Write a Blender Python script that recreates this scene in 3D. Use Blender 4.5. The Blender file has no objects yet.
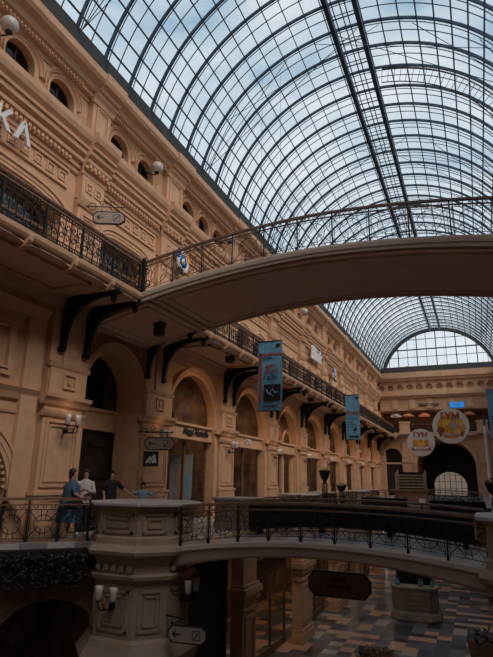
import bpy, math, random
from math import sin, cos, pi, sqrt, radians as R
from mathutils import Vector as V, Matrix
random.seed(7)
S = bpy.context.scene
COL = S.collection

# ------------------------------------------------------------------ materials
def nmat(name, col, rough=.7, metal=0., var=.12, scale=3., bump=.0, bscale=25., spec=.4, col2=None, emit=None, es=0):
    m = bpy.data.materials.new(name); m.use_nodes = True
    nt = m.node_tree; b = nt.nodes['Principled BSDF']
    b.inputs['Roughness'].default_value = rough; b.inputs['Metallic'].default_value = metal
    b.inputs['Specular IOR Level'].default_value = spec
    tc = nt.nodes.new('ShaderNodeTexCoord'); n = nt.nodes.new('ShaderNodeTexNoise')
    n.inputs['Scale'].default_value = scale; n.inputs['Detail'].default_value = 4
    nt.links.new(tc.outputs['Object'], n.inputs['Vector'])
    r = nt.nodes.new('ShaderNodeValToRGB')
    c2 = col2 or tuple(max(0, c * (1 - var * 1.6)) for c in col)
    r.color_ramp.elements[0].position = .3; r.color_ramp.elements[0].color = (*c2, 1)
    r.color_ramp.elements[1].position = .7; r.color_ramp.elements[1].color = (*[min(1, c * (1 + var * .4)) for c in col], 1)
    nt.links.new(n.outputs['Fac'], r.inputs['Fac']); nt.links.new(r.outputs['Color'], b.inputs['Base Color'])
    if bump:
        n2 = nt.nodes.new('ShaderNodeTexNoise'); n2.inputs['Scale'].default_value = bscale; n2.inputs['Detail'].default_value = 5
        nt.links.new(tc.outputs['Object'], n2.inputs['Vector'])
        bp = nt.nodes.new('ShaderNodeBump'); bp.inputs['Strength'].default_value = bump; bp.inputs['Distance'].default_value = .02
        nt.links.new(n2.outputs['Fac'], bp.inputs['Height']); nt.links.new(bp.outputs['Normal'], b.inputs['Normal'])
    if emit:
        b.inputs['Emission Color'].default_value = (*emit, 1); b.inputs['Emission Strength'].default_value = es
    return m
STONE = nmat('peach_limestone', (.60, .37, .23), .8, bump=.15, bscale=14, var=.10, scale=1.3)
STONE2 = nmat('pale_trim_stone', (.64, .40, .255), .75, bump=.1, bscale=20, var=.08)
GREY = nmat('grey_marble_slab', (.42, .40, .40), .45, var=.15, scale=6)
PED = nmat('weathered_pedestal_stone', (.37, .285, .215), .75, bump=.2, bscale=18, var=.15, scale=2.)
PLASTER = nmat('bridge_plaster', (.60, .41, .31), .7, var=.06, scale=.8)
FASCIA = nmat('bridge_fascia_paint', (.48, .38, .32), .6, var=.06, scale=1.2)
IRON = nmat('black_wrought_iron', (.016, .018, .022), .5, .3, var=.3)
BRIRON = nmat('bronze_brown_iron', (.05, .045, .045), .5, .3, var=.3)
RAILW = nmat('brown_wooden_handrail', (.22, .13, .095), .4, var=.25, scale=6)
STEEL = nmat('dark_blue_roof_steel', (.03, .06, .10), .6, .2, var=.2)
GUTTER = nmat('dark_slate_gutter', (.05, .055, .06), .7, var=.2)
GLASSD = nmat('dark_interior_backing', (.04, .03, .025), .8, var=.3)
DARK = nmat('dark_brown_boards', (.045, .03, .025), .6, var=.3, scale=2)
WHITE = nmat('white_lacquer', (.72, .72, .74), .5, var=.05)
FROST = nmat('frosted_lamp_glass', (.55, .52, .5), .25, var=.05, spec=.6)
BLUE = nmat('blue_banner_cloth', (.17, .42, .64), .8, var=.12, scale=5)
BLUE2 = nmat('deep_blue_paint', (.02, .12, .35), .6, var=.1)
RED = nmat('rust_red_print', (.42, .09, .05), .8, var=.1)
BLACK = nmat('black_print', (.02, .02, .025), .8, var=.1)
CREAM = nmat('cream_disc_board', (.85, .76, .70), .7, var=.05)
ORANGE = nmat('orange_print', (.95, .38, .06), .7, var=.25, scale=9)
YELLOW = nmat('yellow_print', (.98, .58, .10), .7, var=.1)
TEAL = nmat('teal_print', (.10, .22, .28), .7, var=.1)
PINK = nmat('pink_print', (.75, .3, .22), .7, var=.1)
STALLW = nmat('mid_brown_wood', (.34, .21, .13), .6, var=.2, scale=6)
WOODL = nmat('light_slat_wood', (.42, .32, .22), .6, var=.2, scale=8)
WOOD_AND_SHADE = nmat('walnut_and_shade_brown', (.17, .105, .07), .55, var=.25, scale=6)  # walnut joinery; also paints shade into the lower arched wall
PLQ = nmat('beige_sign_plate', (.38, .32, .28), .5, var=.06)
PLQD = nmat('brown_board_paint', (.26, .19, .15), .6, var=.15)
TROUGH = nmat('black_planter_cloth', (.012, .011, .011), .85, var=.4, scale=3)
LEAF = nmat('dark_green_leaves', (.05, .06, .048), .6, var=.5, scale=30)
LEAF2 = nmat('russet_leaves', (.13, .08, .045), .6, var=.5, scale=30)
FLOW = nmat('pale_flower_petals', (.55, .48, .40), .7, var=.3, scale=40)
FLOWO = nmat('orange_flower_petals', (.45, .20, .07), .7, var=.3, scale=40)
SKIN = nmat('skin_tone', (.42, .25, .18), .6, var=.05)
HAIR = nmat('dark_hair', (.015, .012, .01), .5, var=.3)
DRESS = nmat('denim_blue_cloth', (.05, .11, .18), .85, var=.2, scale=12)
BLOUSE = nmat('white_blouse_cloth', (.5, .47, .46), .85, var=.1)
CHAR = nmat('charcoal_cloth', (.02, .02, .022), .85, var=.2)
LTBLUE = nmat('light_blue_cloth', (.22, .34, .45), .85, var=.1)
SHOE = nmat('pale_shoe_leather', (.5, .48, .45), .5, var=.05)
POSTER = nmat('pale_blue_poster', (.32, .38, .42), .6, var=.15, scale=2)
CANVASO = nmat('orange_parasol_canvas', (.9, .42, .2), .8, var=.05)
CANVASW = nmat('white_parasol_canvas', (.6, .6, .66), .8, var=.05)
MIRROR = nmat('black_bracket_iron', (.012, .013, .015), .5, .2, var=.3)

def glassmat(name, tint, gloss=.08, rough=.02, thin=False):
    m = bpy.data.materials.new(name); m.use_nodes = True; nt = m.node_tree; nt.nodes.clear()
    o = nt.nodes.new('ShaderNodeOutputMaterial'); t = nt.nodes.new('ShaderNodeBsdfTransparent'); g = nt.nodes.new('ShaderNodeBsdfGlossy')
    t.inputs['Color'].default_value = (*tint, 1); g.inputs['Roughness'].default_value = rough
    f = nt.nodes.new('ShaderNodeFresnel'); f.inputs['IOR'].default_value = 1.3
    a = nt.nodes.new('ShaderNodeMath'); a.operation = 'ADD'; a.inputs[1].default_value = gloss; a.use_clamp = True
    mx = nt.nodes.new('ShaderNodeMixShader')
    if thin: mx.inputs[0].default_value = gloss
    else: nt.links.new(f.outputs[0], a.inputs[0]); nt.links.new(a.outputs[0], mx.inputs[0])
    nt.links.new(t.outputs[0], mx.inputs[1]); nt.links.new(g.outputs[0], mx.inputs[2]); nt.links.new(mx.outputs[0], o.inputs[0])
    return m
ROOFG = glassmat('roof_glass', (.96, .97, .98), .015, .35, True)
SHOPG = glassmat('shop_glass', (.86, .84, .82), .09, .05, True)
DIMGLASS = glassmat('dimming_brown_glass', (.20, .15, .115), .05, .3, True)  # brown tint put into the far pane to dim the daylight behind
LAMPG = FROST

def emis(name, col, s):
    m = bpy.data.materials.new(name); m.use_nodes = True; nt = m.node_tree; nt.nodes.clear()
    o = nt.nodes.new('ShaderNodeOutputMaterial'); e = nt.nodes.new('ShaderNodeEmission')
    e.inputs[0].default_value = (*col, 1); e.inputs[1].default_value = s; nt.links.new(e.outputs[0], o.inputs[0]); return m
BULB = emis('warm_bulb', (1, .45, .15), 4)
BLUELED = emis('lit_blue_sign', (.02, .25, .75), .8)

def tilemat():
    m = bpy.data.materials.new('patterned_floor_tiles'); m.use_nodes = True; nt = m.node_tree; b = nt.nodes['Principled BSDF']
    tc = nt.nodes.new('ShaderNodeTexCoord'); mp = nt.nodes.new('ShaderNodeVectorMath'); mp.operation = 'MULTIPLY'
    mp.inputs[1].default_value = (1 / .56, 1 / .56, 0); nt.links.new(tc.outputs['Object'], mp.inputs[0])
    fl = nt.nodes.new('ShaderNodeVectorMath'); fl.operation = 'FLOOR'; nt.links.new(mp.outputs[0], fl.inputs[0])
    wn = nt.nodes.new('ShaderNodeTexWhiteNoise'); wn.noise_dimensions = '2D'; nt.links.new(fl.outputs[0], wn.inputs['Vector'])
    # an ochre band that runs along the hall: more ochre stones near x=-6
    r = nt.nodes.new('ShaderNodeValToRGB'); r.color_ramp.interpolation = 'CONSTANT'
    els = r.color_ramp.elements; els[0].position = 0; els[0].color = (.13, .14, .16, 1)
    els[1].position = .34; els[1].color = (.22, .225, .24, 1)
    for p, c in ((.56, (.05, .055, .065, 1)), (.70, (.85, .47, .29, 1)), (.9, (.62, .52, .45, 1))):
        e = els.new(p); e.color = c
    nt.links.new(wn.outputs['Value'], r.inputs['Fac'])
    nz = nt.nodes.new('ShaderNodeTexNoise'); nz.inputs['Scale'].default_value = 12; nt.links.new(tc.outputs['Object'], nz.inputs['Vector'])
    mx = nt.nodes.new('ShaderNodeMix'); mx.data_type = 'RGBA'; mx.blend_type = 'MULTIPLY'; mx.inputs[0].default_value = .35
    nt.links.new(r.outputs['Color'], mx.inputs[6]); nt.links.new(nz.outputs['Color'], mx.inputs[7])
    nt.links.new(mx.outputs[2], b.inputs['Base Color']); b.inputs['Roughness'].default_value = .28
    return m
TILE = tilemat()
def deckmat():
    m = bpy.data.materials.new('grey_diamond_deck_tiles'); m.use_nodes = True; nt = m.node_tree; b = nt.nodes['Principled BSDF']
    tc = nt.nodes.new('ShaderNodeTexCoord'); mp = nt.nodes.new('ShaderNodeMapping'); mp.inputs['Rotation'].default_value = (0, 0, R(45))
    ch = nt.nodes.new('ShaderNodeTexChecker'); ch.inputs['Scale'].default_value = 1.6
    ch.inputs['Color1'].default_value = (.45, .43, .42, 1); ch.inputs['Color2'].default_value = (.22, .215, .22, 1)
    nt.links.new(tc.outputs['Object'], mp.inputs[0]); nt.links.new(mp.outputs[0], ch.inputs['Vector'])
    nt.links.new(ch.outputs['Color'], b.inputs['Base Color']); b.inputs['Roughness'].default_value = .35
    return m
DECK = deckmat()

# ------------------------------------------------------------------ helpers
class MB:
    def __init__(s): s.v = []; s.f = []; s.sm = []; s.mi = []; s.cur = 0
    def add(s, vs, fs, smooth=False):
        o = len(s.v); s.v += [tuple(p) for p in vs]
        for f in fs: s.f.append(tuple(i + o for i in f)); s.sm.append(smooth); s.mi.append(s.cur)
        return s
    def box(s, a, b):
        x0, x1 = sorted((a[0], b[0])); y0, y1 = sorted((a[1], b[1])); z0, z1 = sorted((a[2], b[2]))
        return s.add([(x0, y0, z0), (x1, y0, z0), (x1, y1, z0), (x0, y1, z0), (x0, y0, z1), (x1, y0, z1), (x1, y1, z1), (x0, y1, z1)],
                     [(0, 3, 2, 1), (4, 5, 6, 7), (0, 1, 5, 4), (1, 2, 6, 5), (2, 3, 7, 6), (3, 0, 4, 7)])
    def quad(s, *p): return s.add(p, [tuple(range(len(p)))])
    def tube(s, pts, r, n=6, closed=False, rs=None, cap=True):
        pts = [V(p) for p in pts]; N = len(pts); vs = []; prev = None
        for i, p in enumerate(pts):
            if closed: t = pts[(i + 1) % N] - pts[i - 1]
            else: t = pts[min(i + 1, N - 1)] - pts[max(i - 1, 0)]
            t = t.normalized() if t.length > 1e-9 else V((0, 0, 1))
            if prev is None:
                u = t.cross(V((0, 0, 1)));
                if u.length < .1: u = t.cross(V((0, 1, 0)))
            else: u = prev - t * prev.dot(t)
            u.normalize(); prev = u; w = t.cross(u); rr = rs[i] if rs else r
            for k in range(n):
                a = 2 * pi * (k + .5) / n; vs.append(p + u * (rr * cos(a)) + w * (rr * sin(a)))
        fs = []
        for i in range(N if closed else N - 1):
            for k in range(n):
                a = i * n + k; b = i * n + (k + 1) % n; j = (i + 1) % N
                fs.append((a, b, j * n + (k + 1) % n, j * n + k))
        if cap and not closed: fs += [tuple(range(n))[::-1], tuple(range((N - 1) * n, N * n))]
        return s.add(vs, fs, n > 5)
    def lathe(s, prof, c=(0, 0, 0), n=20, smooth=True, sx=1, sy=1):
        vs = []; fs = []
        for (r, z) in prof:
            for k in range(n):
                a = 2 * pi * k / n; vs.append((c[0] + r * cos(a) * sx, c[1] + r * sin(a) * sy, c[2] + z))
        for i in range(len(prof) - 1):
            for k in range(n): fs.append((i * n + k, i * n + (k + 1) % n, (i + 1) * n + (k + 1) % n, (i + 1) * n + k))
        fs += [tuple(range(n))[::-1], tuple(range((len(prof) - 1) * n, len(prof) * n))]
        return s.add(vs, fs, smooth)
    def sphere(s, c, r, n=14, m=9, sc=(1, 1, 1)):
        prof = [(max(1e-4, r * sin(pi * i / m)) , -r * cos(pi * i / m)) for i in range(m + 1)]
        vs = []; fs = []
        for (q, z) in prof:
            for k in range(n):
                a = 2 * pi * k / n; vs.append((c[0] + q * cos(a) * sc[0], c[1] + q * sin(a) * sc[1], c[2] + z * sc[2]))
        for i in range(m):
            for k in range(n): fs.append((i * n + k, i * n + (k + 1) % n, (i + 1) * n + (k + 1) % n, (i + 1) * n + k))
        return s.add(vs, fs, True)
    def prism(s, poly, axis, a, b):
        """poly 2D list; axis 0: (y,z) extruded x a..b ; 1: (x,z) ; 2: (x,y)"""
        def P(p, t): return {0: (t, p[0], p[1]), 1: (p[0], t, p[1]), 2: (p[0], p[1], t)}[axis]
        n = len(poly); vs = [P(p, a) for p in poly] + [P(p, b) for p in poly]
        fs = [tuple(range(n))[::-1], tuple(range(n, 2 * n))] + [(i, (i + 1) % n, n + (i + 1) % n, n + i) for i in range(n)]
        return s.add(vs, fs)
    def sweep(s, path, prof):
        """path: list of frames (origin, u, w); prof list of (a,b): closed section"""
        n = len(prof); vs = []
        for (o, u, w) in path:
            o = V(o); u = V(u); w = V(w)
            for (a, b) in prof: vs.append(o + u * a + w * b)
        fs = []
        for i in range(len(path) - 1):
            for k in range(n): fs.append((i * n + k, i * n + (k + 1) % n, (i + 1) * n + (k + 1) % n, (i + 1) * n + k))
        fs += [tuple(range(n))[::-1], tuple(range((len(path) - 1) * n, len(path) * n))]
        return s.add(vs, fs)
    def xf(s, M):
        s.v = [tuple(M @ V(p)) for p in s.v]; return s
    def mesh(s, name, mats):
        me = bpy.data.meshes.new(name); me.from_pydata(s.v, [], s.f)
        if not isinstance(mats, (list, tuple)): mats = [mats]
        for m in mats: me.materials.append(m)
        me.polygons.foreach_set('use_smooth', s.sm); me.polygons.foreach_set('material_index', s.mi)
        import bmesh
        bm = bmesh.new(); bm.from_mesh(me); bmesh.ops.recalc_face_normals(bm, faces=bm.faces); bm.to_mesh(me); bm.free()
        return me
    def build(s, name, mats, parent=None, loc=None):
        return link(name, s.mesh(name, mats), parent, loc)
def link(name, me, parent=None, loc=None):
    o = bpy.data.objects.new(name, me); COL.objects.link(o)
    if parent: o.parent = parent
    if loc: o.location = loc
    return o
def tag(o, label=None, cat=None, group=None, kind=None):
    if label: o['label'] = label
    if cat: o['category'] = cat
    if group: o['group'] = group
    if kind: o['kind'] = kind
    return o
def empty(name, loc=(0, 0, 0), rz=0, **k):
    o = bpy.data.objects.new(name, None); COL.objects.link(o); o.location = loc; o.rotation_euler = (0, 0, rz); o.empty_display_size = .1
    return tag(o, **k)
def kids(o): return [c for c in list(COL.objects) if c.parent == o]
def copy_tree(o, parent=None):
    c = o.copy(); COL.objects.link(c); c.parent = parent
    for ch in list(o.children): copy_tree(ch, c)
    return c
def text_mb(txt, size, depth=.02, shear=0., align='CENTER'):
    cu = bpy.data.curves.new('t', 'FONT'); cu.body = txt; cu.size = size; cu.extrude = depth / 2; cu.offset = size * .03; cu.shear = shear
    cu.align_x = align; cu.align_y = 'CENTER'; cu.resolution_u = 3
    o = bpy.data.objects.new('t', cu); COL.objects.link(o)
    bpy.context.view_layer.update()
    me = bpy.data.meshes.new_from_object(o.evaluated_get(bpy.context.evaluated_depsgraph_get()))
    m = MB(); m.add([v.co[:] for v in me.vertices], [tuple(p.vertices) for p in me.polygons])
    bpy.data.objects.remove(o); bpy.data.curves.remove(cu); bpy.data.meshes.remove(me)
    return m
# frame: text lies in local xy, reading along +x ; wallM(y dir reading) maps to a wall facing +X
def faceM(loc, facing):
    """facing '+x': seen from +x side, reads along +Y ; '-y': seen from -y, reads along +X"""
    if facing == '+x': M = Matrix(((0, 0, 1, 0), (1, 0, 0, 0), (0, 1, 0, 0), (0, 0, 0, 1)))
    else: M = Matrix(((1, 0, 0, 0), (0, 0, -1, 0), (0, 1, 0, 0), (0, 0, 0, 1)))
    return Matrix.Translation(loc) @ M

# ------------------------------------------------------------------ dimensions
CX = -3.35
XW, XP = -10.65, -10.4          # left wall plane, pilaster front
YE = 65.5                        # end wall
ZG = -4.75                       # ground floor
Y0 = -14.                        # back wall
PIL = [(11.45, 1.5), (16.2, 1.75), (22.15, 1.5), (28.2, 1.4), (33.9, 1.4), (39.8, 1.4), (45.6, 1.4), (51.4, 1.4), (57.2, 1.4), (62.9, 1.4)]
RX, RZ, RA = 6.65, 14.3, 5.45    # roof half span, spring height, rise
RR = (RX * RX + RA * RA) / (2 * RA); RCZ = RZ + RA - RR; AMAX = math.asin(RX / RR)
def roofp(a, d=0.): return (CX + (RR - d) * sin(a), RCZ + (RR - d) * cos(a))

# ------------------------------------------------------------------ arch helpers
def archpts(yc, half, zs, rise, n=16):
    return [(yc - half * cos(pi * i / n), zs + rise * sin(pi * i / n)) for i in range(n + 1)]
def sarch(yc, half, zs, rise, n=20, ex=.55):
    o = []
    for i in range(n + 1):
        a = pi * i / n; c_, s_ = -cos(a), sin(a); o.append((yc + half * math.copysign(abs(c_) ** ex, c_), zs + rise * s_ ** ex))
    return o
def wall_bay(mb, x, y0, y1, z0, z1, op=None, depth=.5, back=False, sgn=-1):
    """wall face in plane x, y0..y1, z0..z1, op=(yc, half, zspring, rise, zbottom)"""
    if not op:
        mb.quad((x, y0, z0), (x, y1, z0), (x, y1, z1), (x, y0, z1)); return
    yc, h, zs, rise, zb = op
    A = sarch(yc, h, zs, rise) if rise < h * .75 else archpts(yc, h, zs, rise)
    ya, yb = yc - h, yc + h
    mb.quad((x, y0, z0), (x, ya, z0), (x, ya, z1), (x, y0, z1)); mb.quad((x, yb, z0), (x, y1, z0), (x, y1, z1), (x, yb, z1))
    if zb > z0: mb.quad((x, ya, z0), (x, yb, z0), (x, yb, zb), (x, ya, zb))
    for p, q in zip(A, A[1:]): mb.quad((x, p[0], p[1]), (x, q[0], q[1]), (x, q[0], z1), (x, p[0], z1))
    O = [(ya, zb)] + A + [(yb, zb)]
    xd = x + sgn * depth
    for p, q in zip(O, O[1:]): mb.quad((x, p[0], p[1]), (x, q[0], q[1]), (xd, q[0], q[1]), (xd, p[0], p[1]))
    mb.quad((x, ya, zb), (x, yb, zb), (xd, yb, zb), (xd, ya, zb))
def archivolt(mb, x, yc, half, zs, rise, w=.3, t=.1, n=20, leg=0.):
    """stepped moulding round an arch, outside edge at half+w"""
    prof = [(0, 0), (0, t * .6), (w * .35, t * .6), (w * .35, t * .8), (w * .75, t * .8), (w * .8, t * 1.2), (w, t * 1.2), (w, 0)]
    path = []
    if leg: path.append(((x, yc - half, zs - leg), (0, -1, 0), (1, 0, 0)))
    for i in range(n + 1):
        a = pi * i / n; o = (x, yc - half * cos(a), zs + rise * sin(a)); d = V((0, -cos(a) * rise, sin(a) * half)).normalized()
        if rise < half * .75:
            A = sarch(yc, half, zs, rise, n); o = (x, *A[i]); j0 = A[max(i - 1, 0)]; j1 = A[min(i + 1, n)]; d = V((0, -(j1[1] - j0[1]), j1[0] - j0[0])).normalized()
            if i == 0: d = V((0, -1, 0))
            if i == n: d = V((0, 1, 0))
        path.append((o, d, (1, 0, 0)))
    if leg: path.append(((x, yc + half, zs - leg), (0, 1, 0), (1, 0, 0)))
    mb.sweep(path, prof)
def hmould(mb, y0, y1, x, prof):
    """horizontal moulding along Y on plane x, prof=[(dx,z)...] polygon"""
    mb.prism([(x + a, z) for a, z in prof], 1, y0, y1)
def frame_panel(mb, x, y0, y1, z0, z1, w=.07, t=.035):
    mb.box((x, y0, z0), (x + t, y1, z0 + w)); mb.box((x, y0, z1 - w), (x + t, y1, z1))
    mb.box((x, y0, z0 + w), (x + t, y0 + w, z1 - w)); mb.box((x, y1 - w, z0 + w), (x + t, y1, z1 - w))

# ------------------------------------------------------------------ LEFT WALL
lw = MB()
bays = []   # (y0,y1,kind)
edges = [(a - w / 2, a + w / 2) for a, w in PIL]
openings = []                                        # level two
for i in range(len(PIL) - 1):
    y0 = edges[i][1]; y1 = edges[i + 1][0]; yc = (y0 + y1) / 2; hw = (y1 - y0) / 2
    bays.append((y0, y1, yc, hw))
bays.append((edges[-1][1], YE, (edges[-1][1] + YE) / 2, (YE - edges[-1][1]) / 2))
# level two walls
LV2 = []
for i, (y0, y1, yc, hw) in enumerate(bays):
    if i == 0: op = (yc + .0, hw - .2, 4.08, hw - .2, 0.)
    elif i == 9: op = (yc, hw - .35, 3.9, hw - .35, 0.)
    elif i in (3, 7): op = (yc, hw - .3, 3.75, hw - .3, 0.)
    else: op = (yc - .08, hw - .22, 3.78, hw - .27, 0.)
    LV2.append(op)
    wall_bay(lw, XW, y0 - .9, y1 + .9, 0, 6.5, op, depth=.38 if i else .8)
    if i: pass
wall_bay(lw, XW, Y0, edges[0][0] + .2, 0, 6.5, (8.6, 1.35, 1.2, 1.35, 0.), depth=.35)
# level three: wide flat arches
LV3 = []
def l3op(y0, y1, yc, hw): return (yc, hw - .22, 8.5, .78, 6.7)
for i, (y0, y1, yc, hw) in enumerate(bays):
    if i < 2: op = l3op(y0, y1, yc, hw); LV3.append(op); wall_bay(lw, XW, y0 - .9, y1 + .9, 6.4, 11.9, op, depth=.7)
    else:
        for s_ in (-1, 1):
            hh = hw / 2 - .28; op = (yc + s_ * hw / 2, hh, 8.25, hh, 6.7); LV3.append(op)
            wall_bay(lw, XW, yc if s_ > 0 else y0 - .9, y1 + .9 if s_ > 0 else yc, 6.4, 11.9, op, depth=.5)
opk = (7.75, 2.85, 8.5, .78, 6.7); LV3.append(opk)
wall_bay(lw, XW, 4.2, 11.3, 6.4, 11.9, opk, depth=.7)
opk2 = (0.8, 2.65, 8.55, .72, 6.7); wall_bay(lw, XW, Y0, 4.2, 6.4, 11.9, opk2, depth=.7)
# attic with small arched windows
AW = []
y = 9.98 - 1.62 * 3
aw_c = [8.36, 9.98, 12.85, 14.47, 17.75, 19.2, 20.65]
for (y0, y1, yc, hw) in bays[2:]:
    aw_c += [yc - .95, yc + .95] if hw < 2.6 else [yc - 1.0, yc + 1.0]
aw_c += [6.74]
aw_c.sort()
cuts = [5.9] + [(a + b) / 2 for a, b in zip(aw_c, aw_c[1:])] + [YE]
for k, c in enumerate(aw_c):
    wall_bay(lw, XW + .08, cuts[k], cuts[k + 1], 11.85, 14.0, (c, .52, 12.56, .52, 12.0), depth=.26)
wall_bay(lw, XW + .08, Y0, 5.9, 11.85, 14.0)
WL = lw.build('wall_left', STONE); tag(WL, 'three-storey peach stone arcade wall with pilasters and arches', 'wall', kind='structure')

# pilasters level two, each one mesh
def pilaster2(y, w, big=True):
    m = MB(); a, b = y - w / 2, y + w / 2
    m.box((XW - .1, a, 0), (XP - .04, b, 6.45))
    m.box((XW, a - .06, 0), (XP + .06, b + .06, .35)); m.box((XW, a - .03, .35), (XP + .02, b + .03, 1.05)); m.box((XW, a - .06, 1.05), (XP + .05, b + .06, 1.13))
    frame_panel(m, XP - .04, a + .12, b - .12, 1.25, 3.0, .07, .045); frame_panel(m, XP - .04, a + .25, b - .25, 1.38, 2.87, .05, .03)
    frame_panel(m, XP - .0, a + .15, b - .15, .45, .95, .05, .04)
    hmould(m, a - .08, b + .08, XP - .05, [(0, 3.08), (.06, 3.08), (.1, 3.16), (.12, 3.24), (0, 3.24)])
    hmould(m, a - .16, b + .16, XP - .05, [(0, 3.38), (.08, 3.4), (.12, 3.5), (.2, 3.58), (.22, 3.68), (0, 3.68)])
    m.box((XW, a + .02, 3.68), (XP + .03, b - .02, 4.42)); frame_panel(m, XP + .03, y - .26, y + .26, 3.86, 4.3, .06, .05)
    m.box((XP + .02, y - .07, 4.0), (XP + .08, y + .07, 4.16))
    hmould(m, a - .05, b + .05, XP - .05, [(0, 4.42), (.1, 4.42), (.14, 4.54), (0, 4.58)])
    m.box((XW, y - .3, 4.5), (XP + .02, y + .3, 6.4))
    return m.build('pilaster', STONE2, WL)
for (y, w) in PIL: pilaster2(y, w)
pilaster2(5.6, 1.4)
# plain flat strip beside the first pilaster with framed blind panels
m = MB(); m.box((XW, 9.95, 0), (XP - .12, 10.5, 5.6)); frame_panel(m, XW, 8.0, 9.6, 3.95, 5.35, .12, .08); frame_panel(m, XW, 8.15, 9.45, 4.1, 5.2, .05, .12)
m.build('blind_panel', STONE2, WL)
m = MB(); archivolt(m, XW, 8.6, 1.35, 1.2, 1.35, .32, .1, leg=1.2)
for k in range(25):
    a = pi * (k + .5) / 25; r = 1.27; yy = 8.6 - r * cos(a); zz = 1.2 + r * sin(a); m.box((XW - .12, yy - .035, zz - .035), (XW + .04, yy + .035, zz + .035))
m.build('dentil_arch', STONE2, WL)
m = MB(); hmould(m, Y0, 10.55, XW - .02, [(0, 3.35), (.1, 3.4), (.16, 3.55), (.24, 3.68), (0, 3.68)]); hmould(m, Y0, 10.55, XW - .02, [(0, 3.0), (.06, 3.05), (.08, 3.12), (0, 3.12)])
hmould(m, Y0, 10.55, XW - .02, [(0, 5.55), (.12, 5.6), (.2, 5.75), (.28, 5.9), (0, 5.9)]); m.build('string_course', STONE2, WL)
# level two archivolts + imposts
for i, op in enumerate(LV2):
    m = MB(); archivolt(m, XW, op[0], op[1], op[2], op[3], .2, .1, leg=op[2] - 3.62); archivolt(m, XW, op[0], op[1] + .2, op[2], op[3] + .2, .12, .17, leg=op[2] - 3.62)
    m.build('archivolt', STONE2, WL)
    m = MB()
    for s in (-1, 1):
        yy = op[0] + s * op[1]
        m.box((XW - .3, yy - .05 if s > 0 else yy - .28, 3.42), (XP - .02, yy + .28 if s > 0 else yy + .05, 3.62))
        m.box((XW - .3, yy - s * .025, 0), (XW + .1, yy + s * .28, 3.42))
    m.build('impost', STONE2, WL)
# level three pilasters
def pilaster3(y, w):
    m = MB(); a, b = y - w / 2 + .2, y + w / 2 - .2
    m.box((XW - .1, a, 6.6), (XP - .06, b, 9.72)); m.box((XW, a - .06, 6.6), (XP + .03, b + .06, 7.45))
    frame_panel(m, XP - .06, a + .14, b - .14, 7.65, 9.3, .06, .05); frame_panel(m, XP - .06, a + .24, b - .24, 7.75, 9.2, .04, .03)
    hmould(m, a - .06, b + .06, XP - .08, [(0, 9.5), (.08, 9.5), (.14, 9.62), (.18, 9.75), (0, 9.75)])
    m.box((XW, a - .02, 9.75), (XP + .02, b + .02, 10.75))
    n = 2
    for k in range(n):
        yc = y + (k - .5) * .42; frame_panel(m, XP + .02, yc - .16, yc + .16, 10.02, 10.34, .05, .035); m.box((XP + .02, yc - .05, 10.12), (XP + .06, yc + .05, 10.22))
    # cornice breaking forward
    hmould(m, a - .08, b + .08, XP, [(0, 10.55), (.04, 10.55), (.06, 10.72), (.16, 10.72), (.1, 10.86), (.2, 10.9), (.22, 11.0), (.14, 11.0), (.14, 11.06), (.3, 11.14), (.32, 11.3), (.4, 11.3), (.41, 11.36), (.33, 11.38), (.33, 11.46), (.46, 11.56), (.52, 11.7), (.54, 11.87), (0, 11.91)])
    for k in range(5): m.box((XP + .1, a + .02 + k * (b - a - .1) / 4.5, 10.74), (XP + .22, a + .12 + k * (b - a - .1) / 4.5, 10.86))
    # attic pilaster
    m.box((XW, a + .05, 11.85), (XP + .05, b - .05, 13.75)); frame_panel(m, XP + .05, a + .2, b - .2, 12.15, 13.15, .05, .05); frame_panel(m, XP + .05, a + .28, b - .28, 12.23, 13.07, .03, .03)
    hmould(m, a - .02, b + .02, XP, [(0, 13.2), (.1, 13.2), (.14, 13.35), (.24, 13.45), (.24, 13.52), (.34, 13.56), (.38, 13.68), (.52, 13.72), (.58, 13.84), (.6, 14.1), (0, 14.15)])
    return m.build('pilaster', STONE2, WL)
for (y, w) in PIL: pilaster3(y + (.15 if y < 12 else .12 if y < 17 else 0), w - (.1 if y < 12 else .05))
pilaster3(4.5, 1.4)
# level three archivolts, keystones
for op in LV3:
    m = MB(); archivolt(m, XW, op[0], op[1], op[2], op[3], .28, .13, leg=1.9)
    m.build('archivolt', STONE2, WL)
# frieze blocks: rows of square coffers per bay
def frieze(y0, y1):
    m = MB(); n = max(3, int((y1 - y0) / .46)); st = (y1 - y0) / n
    m.box((XW, y0, 9.86), (XW + .07, y1, 9.94)); m.box((XW, y0, 10.4), (XW + .07, y1, 10.48))
    for k in range(n):
        yc = y0 + (k + .5) * st; frame_panel(m, XW, yc - .15, yc + .15, 10.02, 10.32, .045, .05); m.box((XW, yc - .06, 10.11), (XW + .03, yc + .06, 10.23))
    return m.build('frieze', STONE2, WL)
allb = [(b[0] - .2, b[1] + .2) for b in bays] + [(5.0, 10.7)]
for b in allb: frieze(*b)
def dentils(y0, y1, x0, x1, z0, z1, st=.2):
    m = MB(); n = int((y1 - y0) / st)
    for k in range(n): m.box((x0, y0 + k * st, z0), (x1, y0 + k * st + st * .55, z1))
    return m.build('dentil_row', STONE2, WL)
for b in allb:
    dentils(b[0], b[1], XW, XW + .25, 10.73, 10.83, .16); dentils(b[0], b[1], XW, XW + .36, 13.37, 13.45, .13)
m = MB()
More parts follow.
